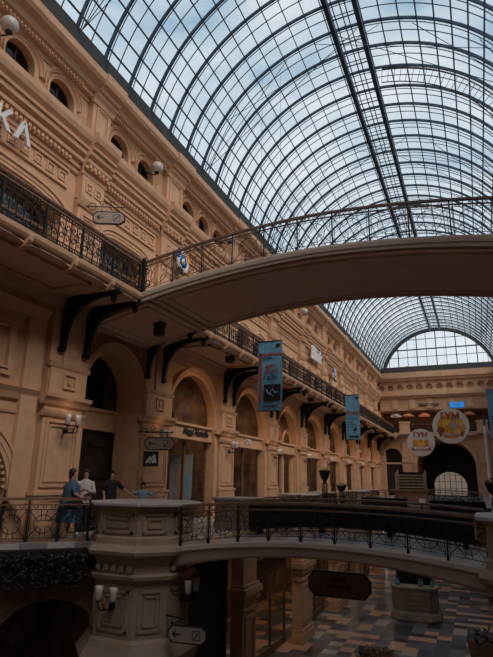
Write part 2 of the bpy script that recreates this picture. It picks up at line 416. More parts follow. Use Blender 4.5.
hmould(m, Y0, YE, XW, [(0, 10.5), (.08, 10.55), (.1, 10.7), (.16, 10.7), (.16, 10.86), (.28, 10.9), (.3, 11.0), (.22, 11.0), (.22, 11.06), (.38, 11.14), (.4, 11.3), (.46, 11.3), (.47, 11.36), (.4, 11.38), (.4, 11.46), (.52, 11.56), (.58, 11.7), (.6, 11.86), (0, 11.9)])
m.build('cornice', STONE2, WL)
m = MB()
hmould(m, Y0, YE, XW, [(0, 13.2), (.12, 13.22), (.16, 13.34), (.3, 13.36), (.3, 13.46), (.42, 13.52), (.52, 13.66), (.70, 13.74), (.78, 13.84), (.8, 14.06), (0, 14.1)])
m.build('eave_cornice', STONE2, WL)
# attic window archivolts with linking hood moulding
m0 = MB(); archivolt(m0, 0, 0, .52, .56, .52, .1, .08, n=18, leg=.5); archivolt(m0, 0, 0, .69, .58, .69, .1, .12, n=18, leg=.02)
hm = m0.mesh('hood_moulding', STONE2)
g0 = MB(); A = archpts(0, .52, .56, .52); g0.add([(0, p[0], p[1]) for p in A] + [(0, .52, 0), (0, -.52, 0)], [tuple(range(len(A) + 2))]); pane_me = g0.mesh('glass_pane', SHOPG)
f0 = MB(); f0.box((-.02, -.52, .54), (.03, .52, .58)); f0.box((-.02, -.02, 0), (.03, .02, 1.07)); f0.tube([(0, p[0] * .97, p[1]) for p in A], .025, 4); fr_me = f0.mesh('window_frame', BRIRON)
b0 = MB(); b0.box((-.9, -.6, -.2), (-.86, .6, 1.3)); bk_me = b0.mesh('curtain', DARK)
wn = 1
for c in aw_c:
    link('hood_moulding', hm, WL, (XW + .08, c, 12.0))
    w = empty(f'window_{wn}', (XW - .14, c, 12.0), kind='structure'); wn += 1
    link('window_frame', fr_me, w); link('glass_pane', pane_me, w); link('curtain', bk_me, w)
# building mass behind the facade (shop interiors, so that daylight does not leak round)
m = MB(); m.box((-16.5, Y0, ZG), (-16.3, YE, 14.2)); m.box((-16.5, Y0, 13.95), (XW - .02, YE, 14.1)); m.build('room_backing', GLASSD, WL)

# shop fronts level two
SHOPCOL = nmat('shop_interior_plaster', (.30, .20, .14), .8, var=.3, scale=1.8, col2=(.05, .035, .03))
DOORW = nmat('brown_door_wood', (.13, .07, .045), .5, var=.2, scale=3)
def shopfront(i, op, kind):
    global wn
    yc, h, zs, rise, zb = op; xf = XW - .34
    w = empty(f'window_{wn}', (xf, yc, 0), kind='structure'); wn += 1
    m = MB(); m.box((-.06, -h, 3.12), (.26, h, 3.6)); m.box((-.06, -h, 3.05), (.3, h, 3.14)); m.box((-.06, -h, 3.58), (.34, h, 3.68)); m.build('lintel', STONE2, w)
    m = MB()
    if kind == 'double':
        for yy in (-h + .06, 0, h - .06): m.box((-.08, yy - .16, 0), (.12, yy + .16, 3.05))
        for s in (-1, 1): archivolt(m, .0, s * h / 2, h / 2 - .25, 3.7, h / 2 - .25, .16, .1)
    else:
        for yy in (-h + .1, h - .1, .0): m.box((-.05, yy - .05, 0), (.05, yy + .05, 3.05))
        m.box((-.05, -h, .0), (.06, h, .45)); m.tube([(0, p[0] - yc, p[1]) for p in archpts(yc, h - .03, zs, rise)], .05, 4)
    m.build('mullion', STONE2 if kind == 'double' else WOOD_AND_SHADE, w)
    g = MB(); g.quad((-.0, -h, .02), (-.0, h, .02), (-.0, h, 3.1), (-.0, -h, 3.1)); A = archpts(0, h, zs, rise)
    g.add([(0, -h, 3.6)] + [(0, p[0], p[1]) for p in A] + [(0, h, 3.6)], [tuple(range(len(A) + 2))]); g.build('glass_pane', SHOPG, w)
    g = MB(); g.box((-3.0, -h - .3, 0), (-2.9, h + .3, 5.9)); g.box((-3., -h - .3, 0), (-.05, -h - .2, 5.9)); g.box((-3., h + .2, 0), (-.05, h + .3, 5.9)); g.box((-3., -h - .3, 5.9), (-.05, h + .3, 6.)); g.box((-3., -h - .3, -.02), (-.02, h + .3, .01))
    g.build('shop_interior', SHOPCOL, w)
    g = MB()
    for q in (-.55, .0, .5): g.box((-2.2, h * q - .25, 0), (-1.8, h * q + .2, 2.2 + q)); g.box((-2.3, h * q - .35, 1.1), (-1.7, h * q + .35, 1.16))
    g.box((-1.2, -h, 3.2), (-1.1, h, 3.35)); g.tube([(-1.4, p[0] * .72, .55 + p[1]) for p in archpts(0, h, 3.3, h * .6)], .06, 4)
    g.build('display_rack', DARK, w)
    for q in (-.5, .35):
        g = MB(); g.sphere((-1.3, h * q, 4.0 - abs(q)), .07, 8, 6); g.tube([(-1.3, h * q, 4.0 - abs(q)), (-1.3, h * q, 5.9)], .01, 4); g.build('pendant_bulb', BULB, w)
    return w
shopw = []
for i, op in enumerate(LV2):
    if i in (0,): continue
    shopw.append(shopfront(i, op, 'double' if i in (3, 7) else 'single'))
# door bay 0 : deep dark passage with lintel beam
op = LV2[0]; d = empty('door_1', (XW - .8, op[0], 0), kind='structure'); h = op[1]
m = MB(); m.box((-.15, -h, 3.0), (.05, h, 3.68)); m.box((-.15, -h, 3.6), (.12, h, 3.7)); m.build('lintel', STONE2, d)
m = MB(); m.box((-.25, -h, 0), (-.1, h, 3.15)); m.box((-.1, -.04, 0), (-.05, .04, 3.15))
for s in (-1, 1):
    for z in (.3, 1.5, 2.5):
        m.box((-.1, s * .15, z), (-.04, s * (h - .15), z + .06))
m.build('door_leaf', DARK, d)
m = MB(); m.box((-.7, -h, 3.7), (-.6, h, 5.8)); m.build('transom_panel', BLACK, d)
# level three shop glass
for k, op in enumerate(LV3):
    yc, h, zs, rise, zb = op
    w = empty(f'window_{wn}', (XW - .45, yc, 6.7), kind='structure'); wn += 1
    m = MB(); A = sarch(0, h, zs - 6.7, rise) if rise < h * .75 else archpts(0, h, zs - 6.7, rise)
    for q in (-.33, .33): m.box((-.04, h * q - .04, 0), (.04, h * q + .04, 2.5))
    m.box((-.04, -h, 1.75), (.04, h, 1.85)); m.tube([(0, p[0], p[1] - .04) for p in A], .06, 4); m.build('window_frame', WOOD_AND_SHADE, w)
    g = MB(); g.add([(0, -h, 0)] + [(0, p[0], p[1]) for p in A] + [(0, h, 0)], [tuple(range(len(A) + 2))]); g.build('glass_pane', SHOPG, w)
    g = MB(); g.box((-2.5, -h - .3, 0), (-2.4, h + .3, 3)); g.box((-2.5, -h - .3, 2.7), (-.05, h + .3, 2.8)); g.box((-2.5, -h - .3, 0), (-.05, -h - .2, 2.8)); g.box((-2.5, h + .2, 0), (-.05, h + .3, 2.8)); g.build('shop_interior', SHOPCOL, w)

# ------------------------------------------------------------------ RIGHT WALL, END WALL, BACK WALL, FLOORS
XR = 2 * CX - XW
m = MB()
for k in range(13):
    y0 = Y0 + k * 6.12; y1 = y0 + 6.12; yc = (y0 + y1) / 2
    wall_bay(m, XR, y0, y1, 0, 6.5, (yc, 2.1, 3.5, 2.1, 0), .6, sgn=1); wall_bay(m, XR, y0, y1, 6.5, 11.9, (yc, 2.3, 8.5, .8, 6.7), .6, sgn=1)
    wall_bay(m, XR, y0, yc, 11.9, 14, (yc - 1.1, .42, 12.6, .42, 12), .4, sgn=1); wall_bay(m, XR, yc, y1, 11.9, 14, (yc + 1.1, .42, 12.6, .42, 12), .4, sgn=1)
    for z0, z1, t in ((0, 6.4, .25), (6.7, 13.8, .22)): m.box((XR - t, y0 - .7, z0), (XR, y0 + .7, z1))
for z0, z1, t in ((10.6, 11.85, .5), (13.4, 13.95, .65), (3.4, 3.65, .2)): m.box((XR - t, Y0, z0), (XR, YE, z1))
tag(m.build('wall_right', STONE), 'peach stone arcade wall on the far right side', 'wall', kind='structure')
m = MB(); m.box((XR + .6, Y0, ZG), (XR + .8, YE, 14.2)); tag(m.build('wall_right_back', GLASSD), kind='structure')
m = MB(); m.box((-16.5, Y0 - .3, ZG), (XR + .8, Y0, 14.3)); m.prism([(CX + RR * sin(a), RCZ + RR * cos(a)) for a in [AMAX * (-1 + 2 * k / 16) for k in range(17)]], 1, Y0 - .3, Y0)
tag(m.build('wall_back', STONE), kind='structure')
# end wall, in plane Y=YE : build in rotated coordinates (use wall_bay with x<->y)
ew = MB()
def sw(mb, start):   # swap x,y of verts added since start
    for i in range(start, len(mb.v)): x, y_, z = mb.v[i]; mb.v[i] = (y_, x, z)
s0 = 0
XL, XRR = XW - .05, XR + .05
wall_bay(ew, YE, XL, -7.9, ZG, 0, None); wall_bay(ew, YE, -7.9, 1.2, ZG, 0, (CX, 2.6, -2.2, 1.8, ZG), 5, sgn=1); wall_bay(ew, YE, 1.2, XRR, ZG, 0, None)
wall_bay(ew, YE, XL, -7.9, 0, 7.1, (-9.25, 1.15, 4.2, 1.15, 0), .8, sgn=1)
wall_bay(ew, YE, -7.9, 1.2, 0, 7.1, (CX, 3.15, 3.35, 2.95, 0), 7, sgn=1)
wall_bay(ew, YE, 1.2, XRR, 0, 7.1, (2.5, .95, 4.1, .95, 0), .8, sgn=1)
wall_bay(ew, YE + 4.2, XL, XRR, 7.1, 11.9, None)
for xc in (-8.9, -6.1, -3.35, -.6, 2.2): pass
for k in range(13):
    a = XL + (XRR - XL) * k / 13; b = XL + (XRR - XL) * (k + 1) / 13
    wall_bay(ew, YE, a, b, 11.7, 14.2, ((a + b) / 2, .36, 12.5, .36, 12.2), .3, sgn=1); archivolt(ew, YE, (a + b) / 2, .36, 12.5, .36, .1, -.1, n=12)
sw(ew, 0)
ew.box((XL, YE + .3, 11.7), (XRR, YE + .35, 14.2))
ew.box((XL, YE, 9.75), (XRR, YE + 4.2, 11.75))
for z0, z1, t in ((13.6, 14.3, .5), (13.3, 13.6, .3), (11.45, 11.9, .45), (11.2, 11.45, .25), (6.7, 7.1, .3), (3.5, 3.7, .15)):
    if z0 == 3.5:
        ew.box((XL, YE - t, z0), (CX - 3.2, YE, z1)); ew.box((CX + 3.2, YE - t, z0), (XRR, YE, z1))
    else: ew.box((XL, YE - t, z0), (XRR, YE, z1))
EW = ew.build('wall_end', STONE); tag(EW, 'end wall with a great dark archway below a glazed lunette', 'wall', kind='structure')
def pier(x, w, z0, z1, t=.22, panel=True, yb=None):
    yb = YE if yb is None else yb
    m = MB(); m.box((x - w / 2, yb - t, z0), (x + w / 2, yb, z1))
    m.box((x - w / 2 - .06, yb - t - .06, z1 - .18), (x + w / 2 + .06, yb, z1)); m.box((x - w / 2 - .06, yb - t - .06, z0), (x + w / 2 + .06, yb, z0 + .3))
    if panel:
        a, b, c, d_ = x - w / 2 + .15, x + w / 2 - .15, z0 + .6, z1 - .5
        for q in (((a, c), (b, c + .08)), ((a, d_ - .08), (b, d_)), ((a, c), (a + .08, d_)), ((b - .08, c), (b, d_))):
            m.box((q[0][0], yb - t - .04, q[0][1]), (q[1][0], yb - t, q[1][1]))
    return m.build('pier', STONE2, EW)
for s in (-1, 1):
    pier(CX + s * 4.15, 1.1, 0, 3.5); pier(CX + s * 4.15, 1.1, 3.7, 6.7); pier(CX + s * 6.9, .6, 0, 6.7)
    pier(CX + s * 4.2, 1.1, 6.9, 8.35, .8, False)
    pier(CX + s * 7.2, .4, 7.0, 14.2, -4.0, False, YE)
m = MB()
for xc, h, zs, r in ((CX, 3.15, 3.35, 2.95), (-9.25, 1.15, 4.2, 1.15), (2.5, .95, 4.1, .95)):
    q = len(m.v); archivolt(m, YE, xc, h, zs, r, .35, -.12, leg=.2); sw(m, q)
m.build('archivolt', STONE2, EW)
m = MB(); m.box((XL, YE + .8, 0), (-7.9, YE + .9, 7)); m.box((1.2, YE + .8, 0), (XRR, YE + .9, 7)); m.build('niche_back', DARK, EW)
m = MB(); m.box((XL, YE + 3., 7.1), (XRR, YE + 3.1, 9.8)); m.build('terrace_back', WOOD_AND_SHADE, EW)
for s in (-1, 1):
    for q in (1.2, 3.2, 5.2):
        m = MB(); m.box((CX + s * q - .3, YE - .12, 9.95), (CX + s * q + .3, YE, 11.15)); m.build('wall_panel', STONE2, EW)
# passage beyond the great arch, its far wall has an arched window to daylight
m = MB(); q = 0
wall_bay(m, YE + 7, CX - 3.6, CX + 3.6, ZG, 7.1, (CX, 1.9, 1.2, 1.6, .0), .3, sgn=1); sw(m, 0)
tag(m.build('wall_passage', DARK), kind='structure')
w = empty(f'window_{wn}', (CX, YE + 7.15, 0), kind='structure'); wn += 1
m = MB()
for k in range(-2, 3): m.box((k * .65 - .03, -.03, 0), (k * .65 + .03, .03, 3.3))
for z in (.8, 1.6, 2.4): m.box((-1.9, -.03, z), (1.9, .03, z + .05))
m.build('window_frame', BLACK, w)
g = MB(); A = archpts(0, 1.9, 1.2, 1.6); g.add([(-1.9, 0, 0)] + [(p[0], 0, p[1]) for p in A] + [(1.9, 0, 0)], [tuple(range(len(A) + 2))]); g.build('glass_pane', DIMGLASS, w)
# lunette glazing
w = empty(f'window_{wn}', (CX, YE + .1, RZ), kind='structure'); wn += 1
m = MB()
pts = [roofp(AMAX * (-1 + 2 * k / 40), .25) for k in range(41)]
m.tube([(p[0] - CX, 0, p[1] - RZ) for p in pts], .28, 4)
m.box((-RX, -.2, 0), (RX, .2, .75))
m.build('window_frame', GUTTER, w)
m = MB()
for k in range(-5, 6):
    x = k * 1.12
    z = sqrt(max(0, (RR - .3) ** 2 - x * x)) + RCZ - RZ; t = .055 if k % 2 == 0 else .03
    m.box((x - t, -.05, .2), (x + t, .05, z))
for z, t in ((1.9, .03), (2.85, .07), (4.1, .03)):
    hx = sqrt(max(0, (RR - .3) ** 2 - (z + RZ - RCZ) ** 2)); m.box((-hx, -.05, z - t), (hx, .05, z + t))
m.build('mullion', STEEL, w)
g = MB(); g.add([(p[0] - CX, 0, p[1] - RZ) for p in pts], [tuple(range(len(pts)))]); g.build('glass_pane', ROOFG, w)
m = MB(); m.box((XL, YE, RZ - .2), (CX - RX, YE + .4, RZ + .1)); m.box((CX + RX, YE, RZ - .2), (XRR, YE + .4, RZ + .1)); m.build('sill', GUTTER, w)

# floors
m = MB(); m.box((-16.3, Y0, ZG - .2), (XR + .6, YE + 7, ZG)); tag(m.build('floor', TILE), 'chequered stone ground floor of grey and ochre tiles', 'floor', kind='structure')
EDG = -6.95
def prom(name, pts, mat, z=0, t=.35):
    m = MB(); m.prism(pts, 2, z - t, z); return tag(m.build(name, mat), kind='structure')
tag(prom('floor_promenade', [(-16.3, 11.6), (-10.6, 9.55), (-9.1, 11.1), (-7.6, 12.), (EDG, 13), (EDG, YE), (-16.3, YE)], DECK), 'grey tiled promenade floor on the second level', 'floor')
prom('floor_promenade_right', [(2 * CX - EDG, Y0), (XR + .6, Y0), (XR + .6, YE), (2 * CX - EDG, YE)], DECK)
prom('floor_end', [(EDG, YE - 6.5), (2 * CX - EDG, YE - 6.5), (2 * CX - EDG, YE + 7), (EDG, YE + 7)], DECK)
# stone lip under promenade edge
m = MB()
for ya, yb in ((13.4, YE),): m.prism([(EDG - .3, -.02), (EDG + .12, -.02), (EDG + .14, -.12), (EDG + .05, -.22), (EDG + .02, -.4), (EDG - .08, -.5), (EDG - .3, -.5)], 1, ya, yb)
tag(m.build('trim_1', STONE2), kind='structure')
m = MB(); m.prism([(-EDG + 2 * CX + .3, -.02), (2 * CX - EDG - .12, -.02), (2 * CX - EDG - .05, -.22), (2 * CX - EDG + .1, -.5), (2 * CX - EDG + .3, -.5)], 1, Y0, YE)
tag(m.build('trim_2', STONE2), kind='structure')

# ground-level shop fronts below the promenade
LOW = empty('wall_lower_left', (0, 0, 0), kind='structure')
def lowpillar(y0, y1):
    m = MB(); a, b = y0, y1; X = EDG - .15; xb = X - .4
    m.box((xb, a, ZG), (X, b, -.45)); m.box((xb, a - .1, ZG), (X + .1, b + .1, ZG + .35)); m.box((xb, a - .05, ZG + .35), (X + .06, b + .05, ZG + .5))
    for z0, z1, t in ((-2.45, -2.35, .06), (-2.15, -1.98, .1), (-1.98, -1.78, .16), (-1.78, -1.68, .08)): m.box((xb, a - t, z0), (X + t, b + t, z1))
    frame_panel(m, X, a + .15, b - .15, ZG + .75, -2.6, .1, .05); frame_panel(m, X, a + .3, b - .3, ZG + .9, -2.75, .04, .03)
    for (xa, xc) in ():
        for z0, z1 in ((ZG + .75, ZG + .85), (-2.7, -2.6)): m.box((xa, a - .04, z0), (xc, a, z1))
        for x1 in (xa, xc - .1): m.box((x1, a - .04, ZG + .75), (x1 + .1, a, -2.6))
    return m.build('stone_pier', STONE2, LOW)
LP = [(16.5, 17.6), (22.5, 24.0), (28.4, 30.2), (34.6, 36.4), (40.8, 42.6), (47, 48.8), (53.2, 55), (59.4, 61.2)]
for a, b in LP: lowpillar(a, b)
ys = [(12.2, 16.3)] + [(a[1], b[0]) for a, b in zip(LP, LP[1:])]
for a, b in ys[1:]:
    m = MB(); X = EDG - .9
    m.box((X - .04, a, ZG), (X + .04, b, ZG + .25)); m.box((X - .04, a, -1.9), (X + .06, b, -1.35))
    for k in range(4): yy = a + (b - a) * k / 3; m.box((X - .04, yy - .04, ZG), (X + .05, yy + .04, -1.4))
    m.build('shop_frame', WOOD_AND_SHADE, LOW)
    m = MB(); m.quad((X, a, ZG), (X, b, ZG), (X, b, -.4), (X, a, -.4)); m.build('glass_pane', SHOPG, LOW)
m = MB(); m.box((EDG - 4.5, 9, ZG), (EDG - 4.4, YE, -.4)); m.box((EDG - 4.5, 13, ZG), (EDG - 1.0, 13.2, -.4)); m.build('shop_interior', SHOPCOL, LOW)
m = MB(); m.box((EDG - .75, 12.6, ZG), (EDG - .6, 15.95, -.4)); m.box((EDG - 1.4, 15.9, ZG), (EDG - .5, 16.1, -.4)); m.build('dark_boarding', DARK, LOW)
# arched wall below the slanted edge at left, shade put in as dark brown
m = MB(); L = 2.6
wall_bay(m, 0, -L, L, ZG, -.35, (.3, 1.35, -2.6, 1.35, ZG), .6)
m.build('arched_wall', WOOD_AND_SHADE, LOW)  # stone wall given the walnut brown as painted shade
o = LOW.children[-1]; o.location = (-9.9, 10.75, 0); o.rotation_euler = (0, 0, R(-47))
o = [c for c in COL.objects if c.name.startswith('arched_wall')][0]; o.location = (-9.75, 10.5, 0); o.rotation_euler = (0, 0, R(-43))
m = MB(); m.box((-16.3, Y0, ZG), (-10.9, 9.4, -.0)); m.build('plinth_wall', WOOD_AND_SHADE, LOW)

# ------------------------------------------------------------------ ROOF
CE = empty('ceiling', (CX, 0, RZ), kind='structure'); CE['label'] = 'barrel-vaulted glass roof on dark steel ribs'
def rel(p): return (p[0] - CX, p[1] - RZ)
NA = 40
def arcmesh(w, dep, off, n=NA):
    m = MB(); path = []
    for k in range(n + 1):
        a = AMAX * (-1 + 2 * k / n); x, z = rel(roofp(a, off)); path.append(((x, 0, z), (0, 1, 0), (sin(a), 0, cos(a))))
    m.sweep(path, [(-w / 2, -dep), (w / 2, -dep), (w / 2, 0), (-w / 2, 0)]); return m
rm = arcmesh(.065, .12, 0); q = arcmesh(.024, .028, .22); rm.add(q.v, q.f)
for k in range(1, 40, 2):
    a = AMAX * (-1 + 2 * k / 40); x, z = rel(roofp(a, .1)); x2, z2 = rel(roofp(a, .24)); rm.tube([(x, 0, z), (x2, 0, z2)], .008, 4)
rib = rm.mesh('rib', STEEL); bar = arcmesh(.026, .03, .0).mesh('glazing_bar', STEEL)
SP = 1.34; ribY = []
y = 9.58 - SP * 17
while y < YE:
    if y > Y0: ribY.append(y)
    y += SP
for y in ribY: link('rib', rib, CE, (0, y, 0))
for y in ribY:
    if y + SP / 2 < YE: link('glazing_bar', bar, CE, (0, y + SP / 2, 0))
NP = 26
for k in range(NP + 1):
    a = AMAX * (-1 + 2 * k / NP); x, z = rel(roofp(a, .03)); m = MB()
    m.box((-.019, Y0, -.03), (.019, YE, .03)); m.xf(Matrix.Translation((x, 0, z)) @ Matrix.Rotation(a, 4, 'Y')); m.build('purlin', STEEL, CE)
m = MB(); n = 52; pts = [rel(roofp(AMAX * (-1 + 2 * k / n), -.03)) for k in range(n + 1)]
for p, q in zip(pts, pts[1:]): m.quad((p[0], Y0, p[1]), (q[0], Y0, q[1]), (q[0], YE, q[1]), (p[0], YE, p[1]))
m.build('glazing', ROOFG, CE)
for s in (-1, 1):
    m = MB(); x = .07 + s * .55; z = RR - .05 + RCZ - RZ
    m.box((x - .09, Y0, z - .42), (x + .09, YE, z - .02)); m.build('ridge_beam', STEEL, CE)
    m = MB(); m.box((s * (RX + .55), Y0, -.5), (s * (RX - .0), YE, -.2)); m.prism([(s * (RX + .1), -.2), (s * (RX - .06), -.2), (s * (RX - .1), .28), (s * (RX - .16), .28), (s * (RX - .12), -.2)], 1, Y0, YE)
    m.build('gutter', GUTTER, CE)
m = MB(); z = RR + RCZ - RZ - .3; y = Y0
while y < YE: m.box((-.46, y, z - .04), (.6, y + .035, z)); y += SP
for x in (-.25, .25): m.box((x - .02, Y0, z - .04), (x + .02, YE, z))
m.build('ridge_walkway', STEEL, CE)
for y in ribY[5::6]:
    m = MB()
    for s in (-1, 1):
        x0, z0 = rel(roofp(s * AMAX * .985, .3))
        for f in (.62, .3, -.05):
            x1, z1 = rel(roofp(s * AMAX * f, .3)); m.tube([(x0, y, z0), (x1, y, z1)], .014, 4)
        xa, za = rel(roofp(s * AMAX * .7, .3)); xb, zb = rel(roofp(-s * AMAX * .15, .3)); m.tube([(xa, y, za), (xb, y, zb)], .012, 4)
    m.build('tie_rod', STEEL, CE)
# a curled service walkway hung on one rib on the right slope
yb = 20.1
m = MB()
for off, r in ((.35, .03), (.85, .025)):
    m.tube([(rel(roofp(AMAX * f, off))[0], yb + (.25 if off > .5 else 0), rel(roofp(AMAX * f, off))[1]) for f in [.12 + .8 * k / 24 for k in range(25)]], r, 5)
for k in range(26):
    f = .12 + .8 * k / 25; a = rel(roofp(AMAX * f, .35)); b = rel(roofp(AMAX * f, .85)); m.tube([(a[0], yb, a[1]), (b[0], yb + .25, b[1])], .012, 4)
m.build('service_gantry', GUTTER, CE)

# ------------------------------------------------------------------ RAILING PARTS
def scroll(m, c, r, y, turns=1.1, a0=0, rad=.010, s=1):
    pts = []
    for k in range(13):
        t = k / 12; a = a0 + s * turns * 2 * pi * t; rr = r * (1 - .75 * t); pts.append((c[0] + rr * cos(a), y, c[1] + rr * sin(a)))
    m.tube(pts, rad, 4)
def ring(m, c, r, rad=.010, n=14): m.tube([(c[0] + r * cos(2 * pi * k / n), 0, c[1] + r * sin(2 * pi * k / n)) for k in range(n)], rad, 4, closed=True)
def panel_light(w, h, rad=.009):
    """bridge railing panel in local x (0..w), z(0..h): frame, ring with crossing arcs"""
    m = MB()
    for z in (.07, h * .8): m.tube([(0, 0, z), (w, 0, z)], rad, 4)
    c = (w / 2, h * .43); r = min(w * .30, h * .30); ring(m, c, r, rad)
    for sx in (-1, 1):
        for sz in (-1, 1):
            m.tube([(c[0] + sx * w * .46, 0, c[1] + sz * h * .36), (c[0] + sx * r * .55, 0, c[1] + sz * r * .2), (c[0] + sx * r * .2, 0, c[1] + sz * r * .6), (c[0] + sx * w * .1, 0, c[1] + sz * h * .36)], rad, 4)
    for x in (w * .06, w * .94): m.tube([(x, 0, .02), (x, 0, h * .8)], rad, 4)
    for x in (.22 * w, .5 * w, .78 * w): ring(m, (x, h * .885), h * .05, rad * .9, 8)
    return m
def panel_dense(w, h, rad=.013):
    m = MB()
    for z in (.05, h * .16, h * .84, h * .96): m.tube([(0, 0, z), (w, 0, z)], rad, 4)
    n = 3; st = w / n
    for k in range(n):
        cx = (k + .5) * st
        for sx in (-1, 1):
            scroll(m, (cx + sx * st * .24, h * .66), st * .24, 0, a0=pi if sx > 0 else 0, s=sx, rad=rad); scroll(m, (cx + sx * st * .24, h * .34), st * .24, 0, a0=pi if sx > 0 else 0, s=-sx, rad=rad)
        ring(m, (cx, h * .5), st * .17, rad, 10); m.tube([(k * st, 0, .02), (k * st, 0, h)], rad * 1.1, 4)
        for j in range(4):
            ring(m, (k * st + (j + .5) * st / 4, h * .9), h * .045, rad * .8, 8); ring(m, (k * st + (j + .5) * st / 4, h * .105), h * .04, rad * .8, 8)
        m.tube([(cx, 0, h * .16), (cx, 0, h * .84)], rad, 4)
    return m

# ------------------------------------------------------------------ LEVEL-THREE BALCONY (left) + railing
BX = -8.64; BZ = 6.68
bal = tag(MB().build('balcony', []), 'long cantilevered stone balcony along the left upper wall', 'balcony') if 0 else empty('balcony', (BX, 0, BZ), label='long cantilevered stone balcony running along the left upper wall', cat='balcony')
m = MB(); m.box((XW - BX, Y0, -.22), (0, YE, 0)); m.build('slab', PLASTER, bal)
m = MB(); P = [(-.25, -.18), (.02, -.18), (.06, -.14), (.1, -.08), (.12, .02), (.05, .06), (-.25, .06)]
m.prism(P, 1, Y0, YE)
# scalloped lower edge
st = 1.45; k = 0; y = 12.1 - st * 17
while y < YE - .2:
    n = 8
    for j in range(n):
        ya = y + st * j / n; yb2 = y + st * (j + 1) / n
        za = -.18 - .1 * (1 - sin(pi * j / n)); zb2 = -.18 - .1 * (1 - sin(pi * (j + 1) / n))
        m.add([(-.12, ya, -.17), (-.12, yb2, -.17), (-.12, yb2, zb2), (-.12, ya, za), (0, ya, -.17), (0, yb2, -.17), (0, yb2, zb2), (0, ya, za)], [(0, 1, 2, 3), (4, 7, 6, 5), (3, 2, 6, 7), (0, 4, 5, 1)])
    y += st
m.build('fascia', STONE2, bal)
cm = MB(); cm.prism([(-.3, -.18), (.12, -.04), (.15, -.08), (.12, -.2), (.02, -.32), (-.1, -.35), (-.3, -.33)], 1, -.06, .06); cme = cm.mesh('console', STONE2)
y = 12.1 - st * 8; ncons = 0
consY = []
while y < YE - .4:
    if not (12.2 < y < 15.4): link('console', cme, bal, (0, y, 0)); consY.append(y)
    y += st
# stepped coffers on the soffit of each bay
for (y0, y1, yc, hw) in bays[1:] + [(5.0, 10.4, 7.7, 2.7)]:
    m = MB(); a = y0 + .1; b = y1 - .1
    for q in (0, .18):
        z = -.30 + q * .4
        for (xa, xb, ya2, yb2) in ((-1.6 + q, -.3 - q, a + q, a + q + .09), (-1.6 + q, -.3 - q, b - q - .09, b - q), (-1.6 + q, -1.51 + q, a + q, b - q), (-.39 - q, -.3 - q, a + q, b - q)): m.box((xa, ya2, z), (xb, yb2, -.2))
    m.build('soffit_moulding', STONE2, bal)
m = MB(); hmould(m, Y0, YE, XW - BX, [(0, -.75), (.1, -.7), (.16, -.55), (.26, -.45), (.34, -.3), (.4, -.2), (0, -.2)]); m.build('cove_moulding', STONE2, bal)
# railing of the balcony
RH = .99
def rail_seg(label, ya, yb, npan, group=None):
    o = empty('balcony_railing', (BX + .02, ya, BZ + .06), label=label, cat='railing', group=group)
    L = yb - ya; w = L / npan
    pm = panel_dense(w, RH - .08).xf(Matrix.Rotation(R(90), 4, 'Z')).mesh('scroll_panel', IRON)
    po = MB(); po.box((-.025, -.025, 0), (.025, .025, RH - .05)); po.lathe([(.05, 0), (.05, .08), (.03, .1)], n=8); pom = po.mesh('post', IRON)
    for k in range(npan): link('scroll_panel', pm, o, (0, k * w, 0)); link('post', pom, o, (0, k * w, 0))
    link('post', pom, o, (0, L, 0))
    m = MB(); m.prism([(-.05, RH - .06), (.05, RH - .06), (.065, RH - .02), (.04, RH + .02), (-.04, RH + .02), (-.065, RH - .02)], 1, 0, L); m.prism([(-.03, RH - .14), (.03, RH - .14), (.03, RH - .11), (-.03, RH - .11)], 1, 0, L); m.build('handrail', RAILW, o)
    return o
rail_seg('black scrollwork balcony railing with brown handrail at upper left, before the upper bridge', 1.9, 11.95, 8)
rail_seg('black scrollwork balcony railing running into the distance beyond the upper bridge', 15.7, YE - 2.2, 38)
# corner scroll ornament (dark spiral newel at the bridge corner)
for (yy, lb) in ((11.95, 'black iron scroll newel at the near corner of balcony and upper bridge'), (15.65, 'black iron scroll newel at the far corner of balcony and upper bridge')):
    m = MB(); m.box((-.04, -.04, 0), (.04, .04, 1.0)); m.sphere((0, 0, 1.02), .06)
    for s in (-1, 1):
        q = MB(); scroll(q, (.16 * s, .25), .14, 0, 1.3, a0=pi if s > 0 else 0, s=s, rad=.018); scroll(q, (.12 * s, .6), .11, 0, 1.2, a0=pi if s > 0 else 0, s=-s, rad=.016); m.add(q.v, q.f)
    tag(m.build('newel_post', IRON, None, (BX + .1, yy + .06, BZ + .06)), lb, 'newel post')
# iron brackets
def bracket_mesh():
    m = MB(); w = .13
    # arm (under slab) and leg down the wall, joined by a concave quarter arc
    top = -.2; L = 1.86; leg = 1.6
    outline = [(0, top), (L, top), (L + .05, top - .1), (L - .1, top - .16)]
    n = 14
    for k in range(n + 1):
        a = (pi / 2) * k / n; outline.append((.15 + (L - .3) * (1 - sin(a)) ** 1.2, top - .15 - (leg - .22) * (1 - cos(a)) ** 1.2))
    outline += [(.13, top - leg), (.0, top - leg)]
    m.prism(outline, 1, -w / 2, w / 2)
    m.prism([(L - .28, top - .17), (L - .1, top - .14), (L - .14, top - .34), (L - .22, top - .38)], 1, -.05, .05)
    for (cx, cz, r) in ((.42, -.62, .1), (.7, -.5, .06), (.26, -.95, .06)):
        m.tube([(cx + r * cos(2 * pi * k / 12), -w / 2 - .01, cz + r * sin(2 * pi * k / 12)) for k in range(12)], .018, 4, closed=True)
    m.box((-.02, -.11, top - leg - .02), (.09, .11, top - leg + .1)); return m.mesh('balcony_bracket', MIRROR)
bme = bracket_mesh()
names = ['first', 'second', 'third', 'fourth', 'fifth', 'sixth', 'seventh', 'eighth', 'ninth', 'tenth']
